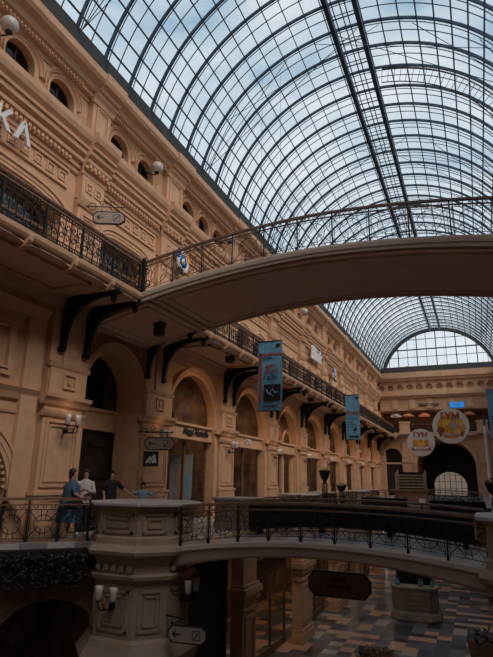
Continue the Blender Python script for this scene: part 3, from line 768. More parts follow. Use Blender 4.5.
for i, (y, w) in enumerate(PIL):
    for s in (-1, 1):
        o = link('balcony_bracket', bme, None, (XP - .02, (y + .08 if y < 12 else y - .38 if y < 17 else y) + s * .5, BZ + .02))
        tag(o, f'black curved iron balcony bracket, {"near" if s < 0 else "far"} one on the {names[i]} pilaster from the left', 'bracket', 'iron balcony brackets')
for i, (y0, y1, yc, hw) in enumerate(bays[1:]):  # added fixtures, housings for the fill lights under the balcony
    o = empty('added_downlight', (XP + 1.35, yc, 6.44), label=f'added small round downlight under the balcony above the {names[i + 1]} arch from the left', cat='lamp', group='added downlights under the balcony')
    m = MB(); m.lathe([(.2, 0), (.2, -.24), (.17, -.26), (.15, -.2), (.15, 0)], n=14); m.build('housing', BRIRON, o)


# right balcony (plain slab, mostly outside the view)
BXR = 2 * CX - BX
m = MB(); m.box((BXR, Y0, BZ - .3), (XR, YE, BZ)); tag(m.build('floor_balcony_right', PLASTER), kind='structure')
# end balcony
m = MB(); m.box((XL, YE - .6, BZ - .0), (XRR, YE + 4.2, BZ + .42)); tag(m.build('floor_balcony_end', PLASTER), kind='structure')
o = empty('balcony_railing', (BX + .6, YE - .5, BZ + .42), label='dark iron railing on the end wall balcony above the great archway', cat='railing')
pm = panel_dense(1.6, .85).mesh('scroll_panel', IRON)
for k in range(6): link('scroll_panel', pm, o, (k * 1.6, 0, 0))
m = MB(); m.box((0, -.04, .85), (9.6, .04, .92)); m.build('handrail', RAILW, o)

# ------------------------------------------------------------------ UPPER BRIDGE
UC = CX; UH = UC - BX
def ztop(x): return 7.25 - .58 * (abs(x - UC) / UH) ** 1.85
def zbot(x): return 7.04 - .62 * (abs(x - UC) / UH) ** 1.85
YA, YB = 12.0, 15.6
ub = empty('footbridge', (UC, (YA + YB) / 2, 7.2), label='upper plastered footbridge arching across the whole hall', cat='bridge')
def loft_x(mb, xs, sec):
    path = []; n = None; vs = []; fs = []
    for x in xs:
        s = sec(x); n = len(s); vs += [(x - UC, yy - (YA + YB) / 2, z - 7.2) for yy, z in s]
    for i in range(len(xs) - 1):
        for k in range(n): fs.append((i * n + k, i * n + (k + 1) % n, (i + 1) * n + (k + 1) % n, (i + 1) * n + k))
    fs += [tuple(range(n))[::-1], tuple(range((len(xs) - 1) * n, len(xs) * n))]
    mb.add(vs, fs)
xsd = [BX + (BXR - BX) * k / 40 for k in range(41)]
xsw = [XP + (2 * CX - 2 * XP) * k / 56 if 0 else XP + (-2 * XP + 2 * CX) * k / 56 for k in range(57)]
m = MB(); loft_x(m, xsd, lambda x: [(YA + .2, ztop(x) + .0), (YB - .2, ztop(x) + .0), (YB - .2, zbot(x) + .06), (YA + .2, zbot(x) + .06)]); m.build('deck', DECK, ub)
for (s, ya) in ((1, YA), (-1, YB)):
    m = MB(); loft_x(m, xsd, lambda x: [(ya, ztop(x) - .02), (ya, ztop(x) - .12), (ya + s * .03, ztop(x) - .13), (ya + s * .03, zbot(x)), (ya + s * .25, zbot(x)), (ya + s * .25, ztop(x) + .05), (ya + s * .02, ztop(x) + .05)]); m.build('edge_fascia', FASCIA, ub)
def zs2(x): return zbot(x) - .02 if abs(x - UC) < UH else 7.02 - .62 * (abs(x - UC) / UH) ** 1.85
m = MB(); loft_x(m, xsw, lambda x: [(YA + .12, zs2(x)), (YB - .12, zs2(x)), (YB - .12, zs2(x) + .15), (YA + .12, zs2(x) + .15)]); m.build('soffit', PLASTER, ub)
m = MB()
def strip(xa, xb, ya, yb, d=.05):
    xs = [xa + (xb - xa) * k / 10 for k in range(11)]
    loft_x(m, xs, lambda x: [(ya, zs2(x) - d), (yb, zs2(x) - d), (yb, zs2(x) + .02), (ya, zs2(x) + .02)])
for (xa, xb) in ((XP, BX + .35), (BX + .5, UC + 5.0 - .3), (UC + 4.9, -XP + 2 * CX)):
    for q, d in ((.12, .06), (.38, .035)):
        strip(xa + q - .12, xb - q + .12, YA + q, YA + q + .09, d); strip(xa + q - .12, xb - q + .12, YB - q - .09, YB - q, d)
        strip(xa + q - .12, xa + q - .03, YA + q, YB - q, d); strip(xb - q + .03, xb - q + .12, YA + q, YB - q, d)
m.build('soffit_moulding', PLASTER, ub)
m = MB(); m.box((-.13, -.13, -.42), (.13, .13, 0)); m.box((-.16, -.16, -.06), (.16, .16, 0)); m.box((-.1, -.14, -.36), (.1, -.13, -.1))
tag(m.build('speaker', BRIRON, None, (-9.0, 13.75, zs2(-9.0) + .0)), 'small dark box speaker hanging under the upper bridge near the wall', 'speaker')
# bridge railings
def bridge_rail(par, y, zt, xa, xb, npan, hfun, mats, yoff, c0):
    o = empty('railing', (0, 0, 0)); o.parent = par; o.location = (-c0[0], -c0[1], -c0[2])
    w = (xb - xa) / npan
    for k in range(npan):
        x0 = xa + k * w; h0 = hfun(x0 + w / 2)
        m = panel_light(w, h0 - .06)
        z0 = zt(x0); z1 = zt(x0 + w); h1 = hfun(x0 + w)
        m.v = [(x0 + vx, y + vy, zt(x0 + vx) + .05 + vz) for vx, vy, vz in m.v]
        m.build('scroll_panel', mats[0], o)
        m = MB(); m.box((x0 - .016, y - .016, z0), (x0 + .016, y + .016, z0 + hfun(x0))); m.box((x0 - .026, y - .026, z0), (x0 + .026, y + .026, z0 + .1)); m.build('post', mats[0], o)
    m = MB(); m.box((xb - .022, y - .022, zt(xb)), (xb + .022, y + .022, zt(xb) + hfun(xb))); m.build('post', mats[0], o)
    n = 36; m = MB()
    for dz, t, hh in ((0, .045, .034), (-.13, .022, .016)):
        path = []
        for k in range(n + 1):
            x = xa + (xb - xa) * k / n; path.append(((x, y, zt(x) + hfun(x) + dz), (0, 1, 0), (0, 0, 1)))
        m.sweep(path, [(-t, -hh), (t, -hh), (t, hh * .6), (t * .5, hh), (-t * .5, hh), (-t, hh * .6)])
    m.build('handrail', mats[1], o)
    return o
c0 = (UC, (YA + YB) / 2, 7.2)
bridge_rail(ub, YA + .08, lambda x: ztop(x) + .03, BX + .12, BXR - .12, 11, lambda x: .97, (BRIRON, RAILW), 0, c0)
bridge_rail(ub, YB - .08, lambda x: ztop(x) + .03, BX + .12, BXR - .12, 11, lambda x: .97, (BRIRON, RAILW), 0, c0)

# ------------------------------------------------------------------ LOWER BRIDGES
def chamf(m, prof, c, ch=.52):
    """prof [(half, z)], chamfered square"""
    vs = []; fs = []
    for h, z in prof:
        k = h * (1 - ch)
        for x, y in ((h, -k), (h, k), (k, h), (-k, h), (-h, k), (-h, -k), (-k, -h), (k, -h)): vs.append((c[0] + x, c[1] + y, c[2] + z))
    n = 8
    for i in range(len(prof) - 1):
        for k in range(n): fs.append((i * n + k, i * n + (k + 1) % n, (i + 1) * n + (k + 1) % n, (i + 1) * n + k))
    fs += [tuple(range(n))[::-1], tuple(range((len(prof) - 1) * n, len(prof) * n))]
    m.add(vs, fs)
def facepanels(m, h, z0, z1, ch=.52, w=.06, t=.03):
    k = h * (1 - ch); dv = [((h, -k), (h, k)), ((k, h), (-k, h)), ((-h, k), (-h, -k)), ((-k, -h), (k, -h)), ((h, k), (k, h)), ((-k, h), (-h, k)), ((-h, -k), (-k, -h)), ((k, -h), (h, -k))]
    for a, b in dv:
        a = V((*a, 0)); b = V((*b, 0)); d = (b - a); L = d.length; d.normalize(); n = V((d.y, -d.x, 0))
        if n.dot(a) < 0: n = -n
        for q, ww in ((.12, w), (.24, w * .6)):
            for (u0, u1, v0, v1) in ((q, L - q, z0 + q - .06, z0 + q - .06 + ww), (q, L - q, z1 - q + .06 - ww, z1 - q + .06), (q, q + ww, z0 + q - .06, z1 - q + .06), (L - q - ww, L - q, z0 + q - .06, z1 - q + .06)):
                p = [a + d * u0, a + d * u1]
                if u1 - u0 < .01: continue
                vs = []
                for pp in p:
                    for zz in (v0, v1):
                        vs.append(pp + n * -.01 + V((0, 0, zz))); vs.append(pp + n * t + V((0, 0, zz)))
                m.add(vs, [(0, 1, 3, 2), (4, 6, 7, 5), (0, 4, 5, 1), (2, 3, 7, 6), (1, 5, 7, 3), (0, 2, 6, 4)])
def pedestal(c, label, full=True, sc=1.):
    o = empty('stone_pedestal', (c[0], c[1], ZG if full else 0), label=label, cat='pedestal'); o.scale = (sc, sc, 1); z = -ZG if full else 0
    m = MB(); chamf(m, [(1.27, z + .86), (1.31, z + .88), (1.31, z + .93), (1.28, z + .95)], (0, 0, 0)); m.build('top_slab', GREY, o)
    m = MB(); chamf(m, ([(1.22, z - .2), (1.32, z - .2), (1.34, z - .12), (1.28, z - .04)] if full else [(1.2, 0)]) + [(1.2, z + .02), (1.18, z + .16), (1.13, z + .2), (1.13, z + .76), (1.18, z + .8), (1.2, z + .87), (1.0, z + .87)], (0, 0, 0)); facepanels(m, 1.13, z + .2, z + .78); m.build('parapet', PED, o)
    if full:
        m = MB(); chamf(m, [(1.25, 0), (1.25, .4), (1.12, .5), (1.12, 1.9), (1.2, 2.0), (1.3, 2.25), (1.34, 2.4), (1.2, 2.6), (1.14, 2.72), (1.08, 2.78), (1.08, 3.9), (1.13, 3.95), (1.2, 4.02), (1.22, 4.1), (1.1, 4.14), (1.08, 4.3), (1.15, 4.42), (1.22, 4.55)], (0, 0, 0)); facepanels(m, 1.08, 2.85, 3.85); facepanels(m, 1.12, .6, 1.85)
        for k in range(-2, 3):
            for (dx, dy) in ((0, -1), (1, 0)):
                p = (k * .2 + dx * 0, 0); 
                if dy: m.box((k * .22 - .05, -1.2, 4.2), (k * .22 + .05, -1.05, 4.32))
                else: m.box((1.05, k * .22 - .05, 4.2), (1.2, k * .22 + .05, 4.32))
        m.build('shaft', PED, o)
    return o
P1 = (-8.0, 12.15); P2 = (-7.45, 16.8)
pedestal(P1, 'large eight-sided stone pedestal at lower left, nearest of all, carrying the lower bridge')
pedestal(P2, 'eight-sided stone pedestal at the far left end of the near lower bridge', False, .62)
pedestal((1.16, 12.0), 'eight-sided stone pedestal cut by the right edge of the photo')
pedestal((-7.5, 23.6), 'grey-topped stone pedestal on the promenade edge beyond the black planter', False, .68)
pedestal((-7.5, 35.2), 'small far grey-topped pedestal left of the slatted wooden stall', False, .68)
def lower_bridge(ya, yb, crown, label, npan=9, near=True):
    xa, xb = -6.9, .2; c = (xa + xb) / 2; hl = (xb - xa) / 2
    zt = lambda x: crown - .3 * ((x - c) / hl) ** 2; zb = lambda x: crown - .29 - .42 * ((x - c) / hl) ** 2
    o = empty('footbridge', (c, (ya + yb) / 2, 0), label=label, cat='bridge')
    xs = [xa + (xb - xa) * k / 30 for k in range(31)]
    def lx(mb, sec):
        vs = []; fs = []; n = 0
        for x in xs: s = sec(x); n = len(s); vs += [(x - c, yy - (ya + yb) / 2, z) for yy, z in s]
        for i in range(len(xs) - 1):
            for k in range(n): fs.append((i * n + k, i * n + (k + 1) % n, (i + 1) * n + (k + 1) % n, (i + 1) * n + k))
        mb.add(vs, fs + [tuple(range(n))[::-1], tuple(range((len(xs) - 1) * n, len(xs) * n))])
    m = MB(); lx(m, lambda x: [(ya + .2, zt(x)), (yb - .2, zt(x)), (yb - .2, zb(x) + .1), (ya + .2, zb(x) + .1)]); m.build('deck', DECK, o)
    for s, y in ((1, ya), (-1, yb)):
        m = MB(); lx(m, lambda x: [(y - s * .04, zt(x) + .02), (y - s * .06, zt(x) - .06), (y, zt(x) - .12), (y + s * .02, zb(x) + .05), (y + s * .06, zb(x)), (y + s * .3, zb(x)), (y + s * .3, zt(x) + .04), (y, zt(x) + .04)]); m.build('edge_beam', FASCIA, o)
    m = MB(); lx(m, lambda x: [(ya + .28, zb(x) + .06), (yb - .28, zb(x) + .06), (yb - .28, zb(x) + .12), (ya + .28, zb(x) + .12)]); m.build('soffit', PLASTER, o)
    hf = lambda x: .80 + .14 * ((x - c) / hl) ** 2
    if near: bridge_rail(o, ya + .06, lambda x: zt(x) + .03, xa + .15, xb - .15, npan, hf, (IRON, RAILW), 0, (c, (ya + yb) / 2, 0))
    bridge_rail(o, yb - .06, lambda x: zt(x) + .03, xa + .15, xb - .15, npan, hf, (IRON, RAILW), 0, (c, (ya + yb) / 2, 0))
    return zt
ZT = lower_bridge(11.75, 15.3, .20, 'near lower footbridge with thin iron scroll railing above the tiled floor')
ZT2 = lower_bridge(33.4, 37.6, .24, 'second lower footbridge farther down the hall, under the slatted stall', 8, False)

# promenade edge railings
def flat_rail(name, label, a, b, z, h, npan, mats=(IRON, RAILW), group=None):
    a = V((*a, 0)); b = V((*b, 0)); L = (b - a).length; ang = math.atan2(b.y - a.y, b.x - a.x)
    o = empty(name, (a.x, a.y, z), ang, label=label, cat='railing', group=group); w = L / npan
    pm = panel_light(w, h - .08, .013).mesh('scroll_panel', mats[0]); po = MB(); po.box((-.022, -.022, -.1), (.022, .022, h)); po.box((-.04, -.04, -.1), (.04, .04, .06)); pom = po.mesh('post', mats[0])
    for k in range(npan): link('scroll_panel', pm, o, (k * w, 0, 0)); link('post', pom, o, (k * w, 0, 0))
    link('post', pom, o, (L, 0, 0))
    m = MB(); m.box((0, -.055, h - .04), (L, .055, h + .02)); m.box((0, -.025, h - .16), (L, .025, h - .13)); m.box((0, -.03, .0), (L, .03, .04)); m.build('handrail', mats[1], o)
    return o
flat_rail('railing', 'iron ring-pattern railing at far left in front of the people', (-10.6, 9.75), (-9.15, 11.35), .02, .98, 3)
flat_rail('railing', 'iron railing on promenade edge between the two far pedestals', (EDG - .1, 18.1), (EDG - .1, 22.2), .02, .9, 4)
flat_rail('railing', 'distant iron railing on promenade edge short of the second bridge', (EDG - .1, 25.), (EDG - .1, 33.8), .02, .9, 8)
flat_rail('railing', 'iron railing of the right promenade beside the white pole', (.15, 14.), (.15, 33.), .02, .95, 16)

# ------------------------------------------------------------------ plants
def foliage(m, c, size, n, s=.06, droop=0., mi=(0, 1), p=.7):
    for k in range(n):
        x = c[0] + random.uniform(-size[0], size[0]); y = c[1] + random.uniform(-size[1], size[1])
        z = c[2] + random.uniform(0, size[2]) * (1 - .6 * (abs(x - c[0]) / max(size[0], .01)) ** 2 if size[0] < .8 else 1)
        a = random.uniform(0, 2 * pi); t = random.uniform(-.8, .8); q = s * random.uniform(.6, 1.3)
        u = V((cos(a), sin(a), t)).normalized() * q; w = V((-sin(a), cos(a), random.uniform(-.6, .6))).normalized() * q * .5
        P = V((x, y, z)); m.cur = mi[0] if random.random() < p else mi[1]
        m.add([P - u, P + w, P + u + V((0, 0, -q * .3)), P - w], [(0, 1, 2, 3)])
    m.cur = 0
# trough on far side of near lower bridge
tr = empty('planter_box', (-3.15, 14.75, 0), label='long black cloth-covered planter trough along the near lower bridge', cat='planter')
m = MB(); xs = [-2.98 + 5.9 * k / 24 for k in range(25)]; vs = []; fs = []
for x in xs:
    zt_ = .93 - .20 * max(0, (x + .3) / 3.2) ** 2 ; zb_ = ZT(x - 3.15) + .14
    for yy, z in ((-.16, zb_), (-.2, zb_ + .3), (-.22, zt_), (.2, zt_), (.16, zb_)): vs.append((x, yy, z))
for i in range(24):
    for k in range(5): fs.append((i * 5 + k, i * 5 + (k + 1) % 5, (i + 1) * 5 + (k + 1) % 5, (i + 1) * 5 + k))
m.add(vs, fs + [(0, 1, 2, 3, 4), tuple(range(120, 125))]); m.build('trough', TROUGH, tr)
for x in (-2.7, -.9, .9, 2.7):
    m = MB(); z0 = ZT(x - 3.15); m.box((x - .06, -.1, z0), (x + .06, .1, z0 + .16)); m.build('foot', IRON, tr)
m = MB()
for k in range(24):
    x = -2.95 + 5.85 * k / 24; zt_ = .93 - .20 * max(0, (x + .3) / 3.2) ** 2
    m.box((x, -.25, zt_ - .03), (x + 5.85 / 24, -.2, zt_ + .02))
m.build('trough_rim', RAILW, tr)
fo = MB()
for k in range(42):
    x = -2.85 + 3.2 * k / 42 ; foliage(fo, (x, 0, .9), (.09, .16, .12), 18, .04)
tag(fo.build('foliage', [LEAF2, FLOWO], tr), kind='stuff')
# trailing plants under the slanted railing on the left
o = empty('planter_box', (-9.9, 10.4, -.1), R(47), label='window-box planter with dark trailing leaves below the far-left railing', cat='planter')
m = MB(); m.box((-1.15, -.5, -.28), (1.15, -.2, -.02)); m.build('trough', TROUGH, o)
fo = MB()
for k in range(190): foliage(fo, (random.uniform(-1.15, 1.15), -.42, -.62 + random.uniform(-.25, .42)), (.12, .24, .22), 26, .042)
for k in range(12): foliage(fo, (random.uniform(-1.1, 1.1), -.55, -.75), (.1, .1, .25), 10, .05)
tag(fo.build('foliage', [LEAF, LEAF2], o), kind='stuff')
# far flower troughs on the second bridge & flower bed front bottom
def flowerbox(x, y, z, L, lab, mats, w=.3, h=.3, n=30, big=.05):
    o = empty('flower_box', (x, y, z), label=lab, cat='planter')
    m = MB(); m.box((-L / 2, -w / 2, 0), (L / 2, w / 2, h)); m.box((-L / 2 - .03, -w / 2 - .03, h - .05), (L / 2 + .03, w / 2 + .03, h)); m.build('box', TROUGH, o)
    fo = MB()
    for k in range(n): foliage(fo, (random.uniform(-L / 2 + .06, L / 2 - .06), 0, h), (.12, w / 2, .3), 12, big)
    tag(fo.build('foliage', mats, o), kind='stuff'); return o
flowerbox(-.95, 26.0, .0, 2.4, 'dark flower box with pale blossoms under the far archway at right', [LEAF, FLOW], h=.75, n=60)
flowerbox(-5.3, 33.1, .0, 2.6, 'low flower box with orange blossoms left of the slatted stall', [LEAF, FLOWO], h=.6, n=40)
# tall black bowl planter with flowers on ornate stand
def urn(x, y, z, lab, h=1.05, fm=None, legm=IRON):
    o = empty('flower_stand', (x, y, z), label=lab, cat='planter')
    m = MB()
    for k in range(4):
        a = pi / 4 + k * pi / 2; m.tube([(.22 * cos(a), .22 * sin(a), 0), (.1 * cos(a), .1 * sin(a), h * .4), (.16 * cos(a), .16 * sin(a), h * .75), (.06 * cos(a), .06 * sin(a), h * .85)], .022, 5)
    m.tube([(0, 0, 0), (0, 0, h * .9)], .03, 6); m.build('stand', legm, o)
    m = MB(); m.lathe([(.08, h * .85), (.2, h * .95), (.27, h * 1.12), (.3, h * 1.15), (.24, h * 1.12)], n=14); m.build('bowl', IRON, o)
    fo = MB(); foliage(fo, (0, 0, h * 1.12), (.26, .26, .2), 160, .05); tag(fo.build('foliage', fm or [FLOW, LEAF], o), kind='stuff'); return o
urn(-6.4 - .55, 26.0, .0, 'black iron flower stand with pale blossoms beside the far shop fronts', 1.75)
urn(.42, 19.6, .95 - .95, 'flower bowl on a tall iron stand near the white pole', 1.35, [LEAF2, FLOWO])
urn(-7.2, 30.5, 0, 'dark iron flower stand farther along the promenade edge', 1.1, [LEAF, FLOW])

# round flower tub on the ground floor, lower edge of the picture
o = empty('flower_tub', (-3.75, 20.2, ZG), label='russet leaf tub on the tiled floor at the bottom edge of the photo', cat='planter')
m = MB(); m.lathe([(.5, 0), (.62, .3), (.68, .62), (.72, .66), (.6, .66), (.5, .6)], n=20); m.build('tub', PED, o)
fo = MB()
for k in range(70): a = random.uniform(0, 2 * pi); r = .62 * sqrt(random.random()); foliage(fo, (r * cos(a), r * sin(a), .6), (.12, .12, .35 * (1.2 - r)), 10, .06)
tag(fo.build('foliage', [LEAF2, FLOWO], o), kind='stuff')

# ------------------------------------------------------------------ LAMPS
def wall_lamp(loc, lab, rz=0, lit=False, two=True):
    o = empty('wall_lamp', loc, rz, label=lab, cat='lamp', group=None)
    m = MB(); m.sphere((.04, 0, 0), .085, sc=(.5, 1, 1)); m.tube([(0, 0, 0), (.18, 0, -.05), (.34, 0, -.02), (.38, 0, .1)], .02, 6)
    if two:
        for s in (-1, 1): m.tube([(.2, 0, -.04), (.28, s * .12, -.05), (.3, s * .2, .0), (.3, s * .2, .12)], .017, 6); m.lathe([(.03, .1), (.06, .13), (.055, .15)], (.3, s * .2, 0), 8)
    m.build('arm', IRON, o)
    for s in ((-1, 1) if two else (0,)):
        m = MB(); m.lathe([(.05, .0), (.075, .06), (.08, .18), (.095, .3), (.085, .3), (.07, .18), (.06, .05)], n=12)
        m.build('lamp_shade', LAMPG, o, (.3, s * .2, .14))
        m = MB(); m.sphere((0, 0, 0), .03, 8, 6); m.build('bulb', BULB if lit else FROST, o, (.3, s * .2, .24))
    return o
for i, (y, w) in enumerate(PIL[:8]):
    wall_lamp((XP + .02, y - .0, 2.72), f'twin glass wall lamp on the {names[i]} shop-level pilaster from the left', lit=False)
wall_lamp((P1[0] + .0, P1[1] - 1.09, -1.3), 'twin glass wall lamp on the near pedestal, left of its panel', R(-90), False)
wall_lamp((P1[0] + 1.09, P1[1] + .1, -1.25), 'twin glass wall lamp on the near pedestal glowing orange', 0, True)
# globe lamps at attic level
gm = MB(); gm.sphere((.45, 0, 0), .23, 18, 12); gme = gm.mesh('globe', FROST); ga = MB(); ga.tube([(0, 0, -.1), (.22, 0, -.24), (.4, 0, -.3), (.45, 0, -.21)], .022, 6); ga.lathe([(.09, -.24), (.1, -.2), (.07, -.17)], (.45, 0, 0), 10); ga.sphere((0, 0, -.1), .07, 8, 6); gam = ga.mesh('arm', BRIRON)
gy = [7.5, 14.5, 21.0, 27.6, 33.3]
for i, y in enumerate(gy):
    o = empty('globe_lamp', (XP - .1, y, 12.75 if i else 12.7), label=f'frosted white globe lamp on the attic wall, {names[i]} from the left', cat='lamp', group='globe lamps under the roof'); link('globe', gme, o); link('arm', gam, o)

# ------------------------------------------------------------------ SIGNS
def plaque(w, h, ang=0):
    m = MB(); c = h * .28; P = [(-w / 2 + c, -h / 2), (w / 2 - c, -h / 2), (w / 2, -h / 2 + c), (w / 2, h / 2 - c), (w / 2 - c, h / 2), (-w / 2 + c, h / 2), (-w / 2, h / 2 - c), (-w / 2, -h / 2 + c)]
    return P
def arrow_sign(loc, lab, w=.98, h=.42, hang=True, rz=0):
    o = empty('direction_sign', loc, rz, label=lab, cat='sign')
    P = plaque(w, h); m = MB(); m.prism(P, 1, -.03, .03); m.build('board', BLACK, o)
    m = MB(); m.prism([(x * .93, z * .84) for x, z in P], 1, -.036, .036); m.build('plate', PLQ, o)
    m = MB()
    for y in (-.039,):
        q = MB(); q.box((-w * .35, y, -.015), (-w * .16, y + .004, .015)); q.prism([(-w * .38, 0), (-w * .29, .08), (-w * .27, .06), (-w * .33, 0), (-w * .27, -.06), (-w * .29, -.08)], 1, y, y + .004); q.build('arrow_print', BLACK, o)
        x0 = w * .24; a = h * .26
        for (xa, za, xb, zb) in ((-a, -a, a, -a + .015), (-a, a - .015, a, a), (-a, -a, -a + .015, a), (a - .015, -a, a, a)): m.box((x0 + xa, y, za), (x0 + xb, y + .004, zb))
        m.prism([(x0 - a * .8, -a * .8), (x0 - a * .5, -a * .8), (x0 + a * .8, a * .7), (x0 + a * .5, a * .7)], 1, y, y + .004)
    m.build('pictogram_print', BLACK, o)
    if hang:
        m = MB(); m.tube([(-w * .75, 0, h * .9), (w * .45, 0, h * .9)], .018, 6); ring_ = [(-w * .55 + .12 * cos(2 * pi * k / 12), 0, h * .9 + .0 + .12 * sin(2 * pi * k / 12)) for k in range(12)]; m.tube(ring_, .012, 4, closed=True)
        q = MB(); scroll(q, (-w * .25, h * 1.15), .1, 0, 1.2, a0=0, rad=.012); scroll(q, (w * .05, h * 1.12), .09, 0, 1.2, a0=pi, s=-1, rad=.012); m.add(q.v, q.f)
        for x in (-w * .25, w * .25): m.tube([(x, 0, h * .48), (x, 0, h * .9)], .01, 4)
        m.build('hanger', BRIRON, o)
    return o
arrow_sign((-9.62, 11.55, 9.1), 'hanging beige arrow sign on scroll bracket at balcony level, upper left', rz=R(25))
arrow_sign((-9.65, 15.2, 2.62), 'hanging beige arrow sign beside the shop door, above the black pictogram', rz=R(25))
arrow_sign((P1[0] + 1.75, P1[1] - .7, -1.78), 'beige arrow plate hanging beside the near pedestal shaft', w=.92, h=.36, hang=False, rz=R(8))
m = MB(); m.tube([(P1[0] + 1.0, P1[1] - .5, -1.5), (P1[0] + 1.75, P1[1] - .66, -1.5)], .02, 6); m.tube([(P1[0] + 1.75, P1[1] - .68, -1.62), (P1[0] + 1.75, P1[1] - .68, -1.5)], .015, 6)
tag(m.build('sign_bracket', IRON), 'short iron arm holding the arrow plate to the near pedestal', 'bracket')
o = empty('pictogram_sign', (-9.72, 14.85, 2.12), R(25), label='small square black sign with white pictogram below the arrow sign', cat='sign')
m = MB(); m.box((-.24, -.02, -.24), (.24, .02, .24)); m.build('board', BLACK, o)
m = MB()
for k in range(3): m.prism([(-.17 + k * .1, -.12), (-.12 + k * .1, -.14), (.0 + k * .08, .06), (-.04 + k * .08, .08)], 1, -.025, -.02)
m.prism([(.06, .12), (.14, .14), (.18, -.12), (.13, -.14)], 1, -.025, -.02)
m.tube([(-.02, 0, .24), (-.02, 0, .32)], .01, 4); m.build('pictogram', WHITE, o)

def letters(name, txt, size, loc, facing, mat, lab, depth=.06, shear=0, cat='sign', parent=None, rz=0):
    m = text_mb(txt, size, depth, shear).xf(faceM(loc, facing)); 
    o = m.build(name, mat, parent)
    if lab: tag(o, lab, cat)
    return o
for ch, yy, lb in (('К', 7.95, 'white letter K of the shop name on the upper frieze, first of the pair'), ('А', 8.62, 'white letter A of the shop name, nearest the coffered blocks')):
    letters('sign_letter', ch, .78, (XW + .33, yy, 10.28), '+x', WHITE, lb, .08, cat='letter')
letters('shop_sign', 'Nuggi Nantelle', .36, (XW - .34 + .29, 19.6, 3.36), '+x', BLACK, 'black script shop name over the door of the second arch', .03, .45)
letters('shop_sign', 'CTO', .34, (XW - .34 + .30, 25.2, 3.36), '+x', WHITE, 'small pale shop letters over the third arch', .03)
letters('shop_sign', 'Blink', 1.35, (XW + .35, 36.9, 10.45), '+x', WHITE, 'white lacquered script sign high on the far upper wall', .12, .3)
def roundlogo(loc, lab, r=.45):
    o = empty('round_sign', loc, label=lab, cat='sign')
    m = MB(); q = MB(); q.lathe([(r, -.04), (r, .04)], n=24); q.xf(Matrix.Rotation(R(90), 4, 'Y')); m.add(q.v, q.f); m.build('disc', WHITE, o)
    for nm, rr, mt, dx in (('ring_print', .62 * r, BLUE2, .045), ('centre_print', .3 * r, CREAM, .06)):
        q = MB(); q.lathe([(rr, 0), (rr, dx)], n=20); q.xf(Matrix.Rotation(R(90), 4, 'Y')); q.build(nm, mt, o)
    for (a, mt, nm) in ((.6, ORANGE, 'orange_blade'), (2.6, BLUE2, 'blue_blade'), (4.4, BRIRON, 'dark_blade')):
        q = MB(); P = [(r * 1.3 * cos(a + t), r * 1.3 * sin(a + t)) for t in (-.4, -.2, 0, .2, .4)] + [(r * .8 * cos(a + t), r * .8 * sin(a + t)) for t in (.4, 0, -.4)]; q.prism(P, 0, .0, .06); q.build(nm, mt, o)
    return o
roundlogo((XW + .42, 17.0, 9.95), 'round blue and orange shop emblem seen through the upper bridge railing')
roundlogo((XW + .42, 42.2, 10.0), 'round colourful shop emblem on the far upper wall beyond the white script', .5)
# dark oval board hanging under near bridge
o = empty('hanging_board', (-3.9, 15.9, -1.27), label='dark brown eight-cornered board hanging below the near lower bridge', cat='sign')
P = plaque(1.78, .68); m = MB(); m.prism(P, 1, -.04, .04); m.build('board', IRON, o)
m = MB(); m.prism([(x * .95, z * .88) for x, z in P], 1, -.05, .05); m.build('panel', PLQD, o)
m = text_mb('КАФЕ', .13, .01).xf(faceM((0, -.055, .12), '-y')); q = text_mb('РЕСТОРАН', .12, .01).xf(faceM((0, -.055, -.06), '-y')); m.build('upper_lettering', BLACK, o); q.build('lower_lettering', BLACK, o)
m = MB()
for x in (-.6, .6): m.tube([(x, 0, .34), (x, 0, 1.25)], .012, 5)
m.build('hanger_rod', IRON, o)

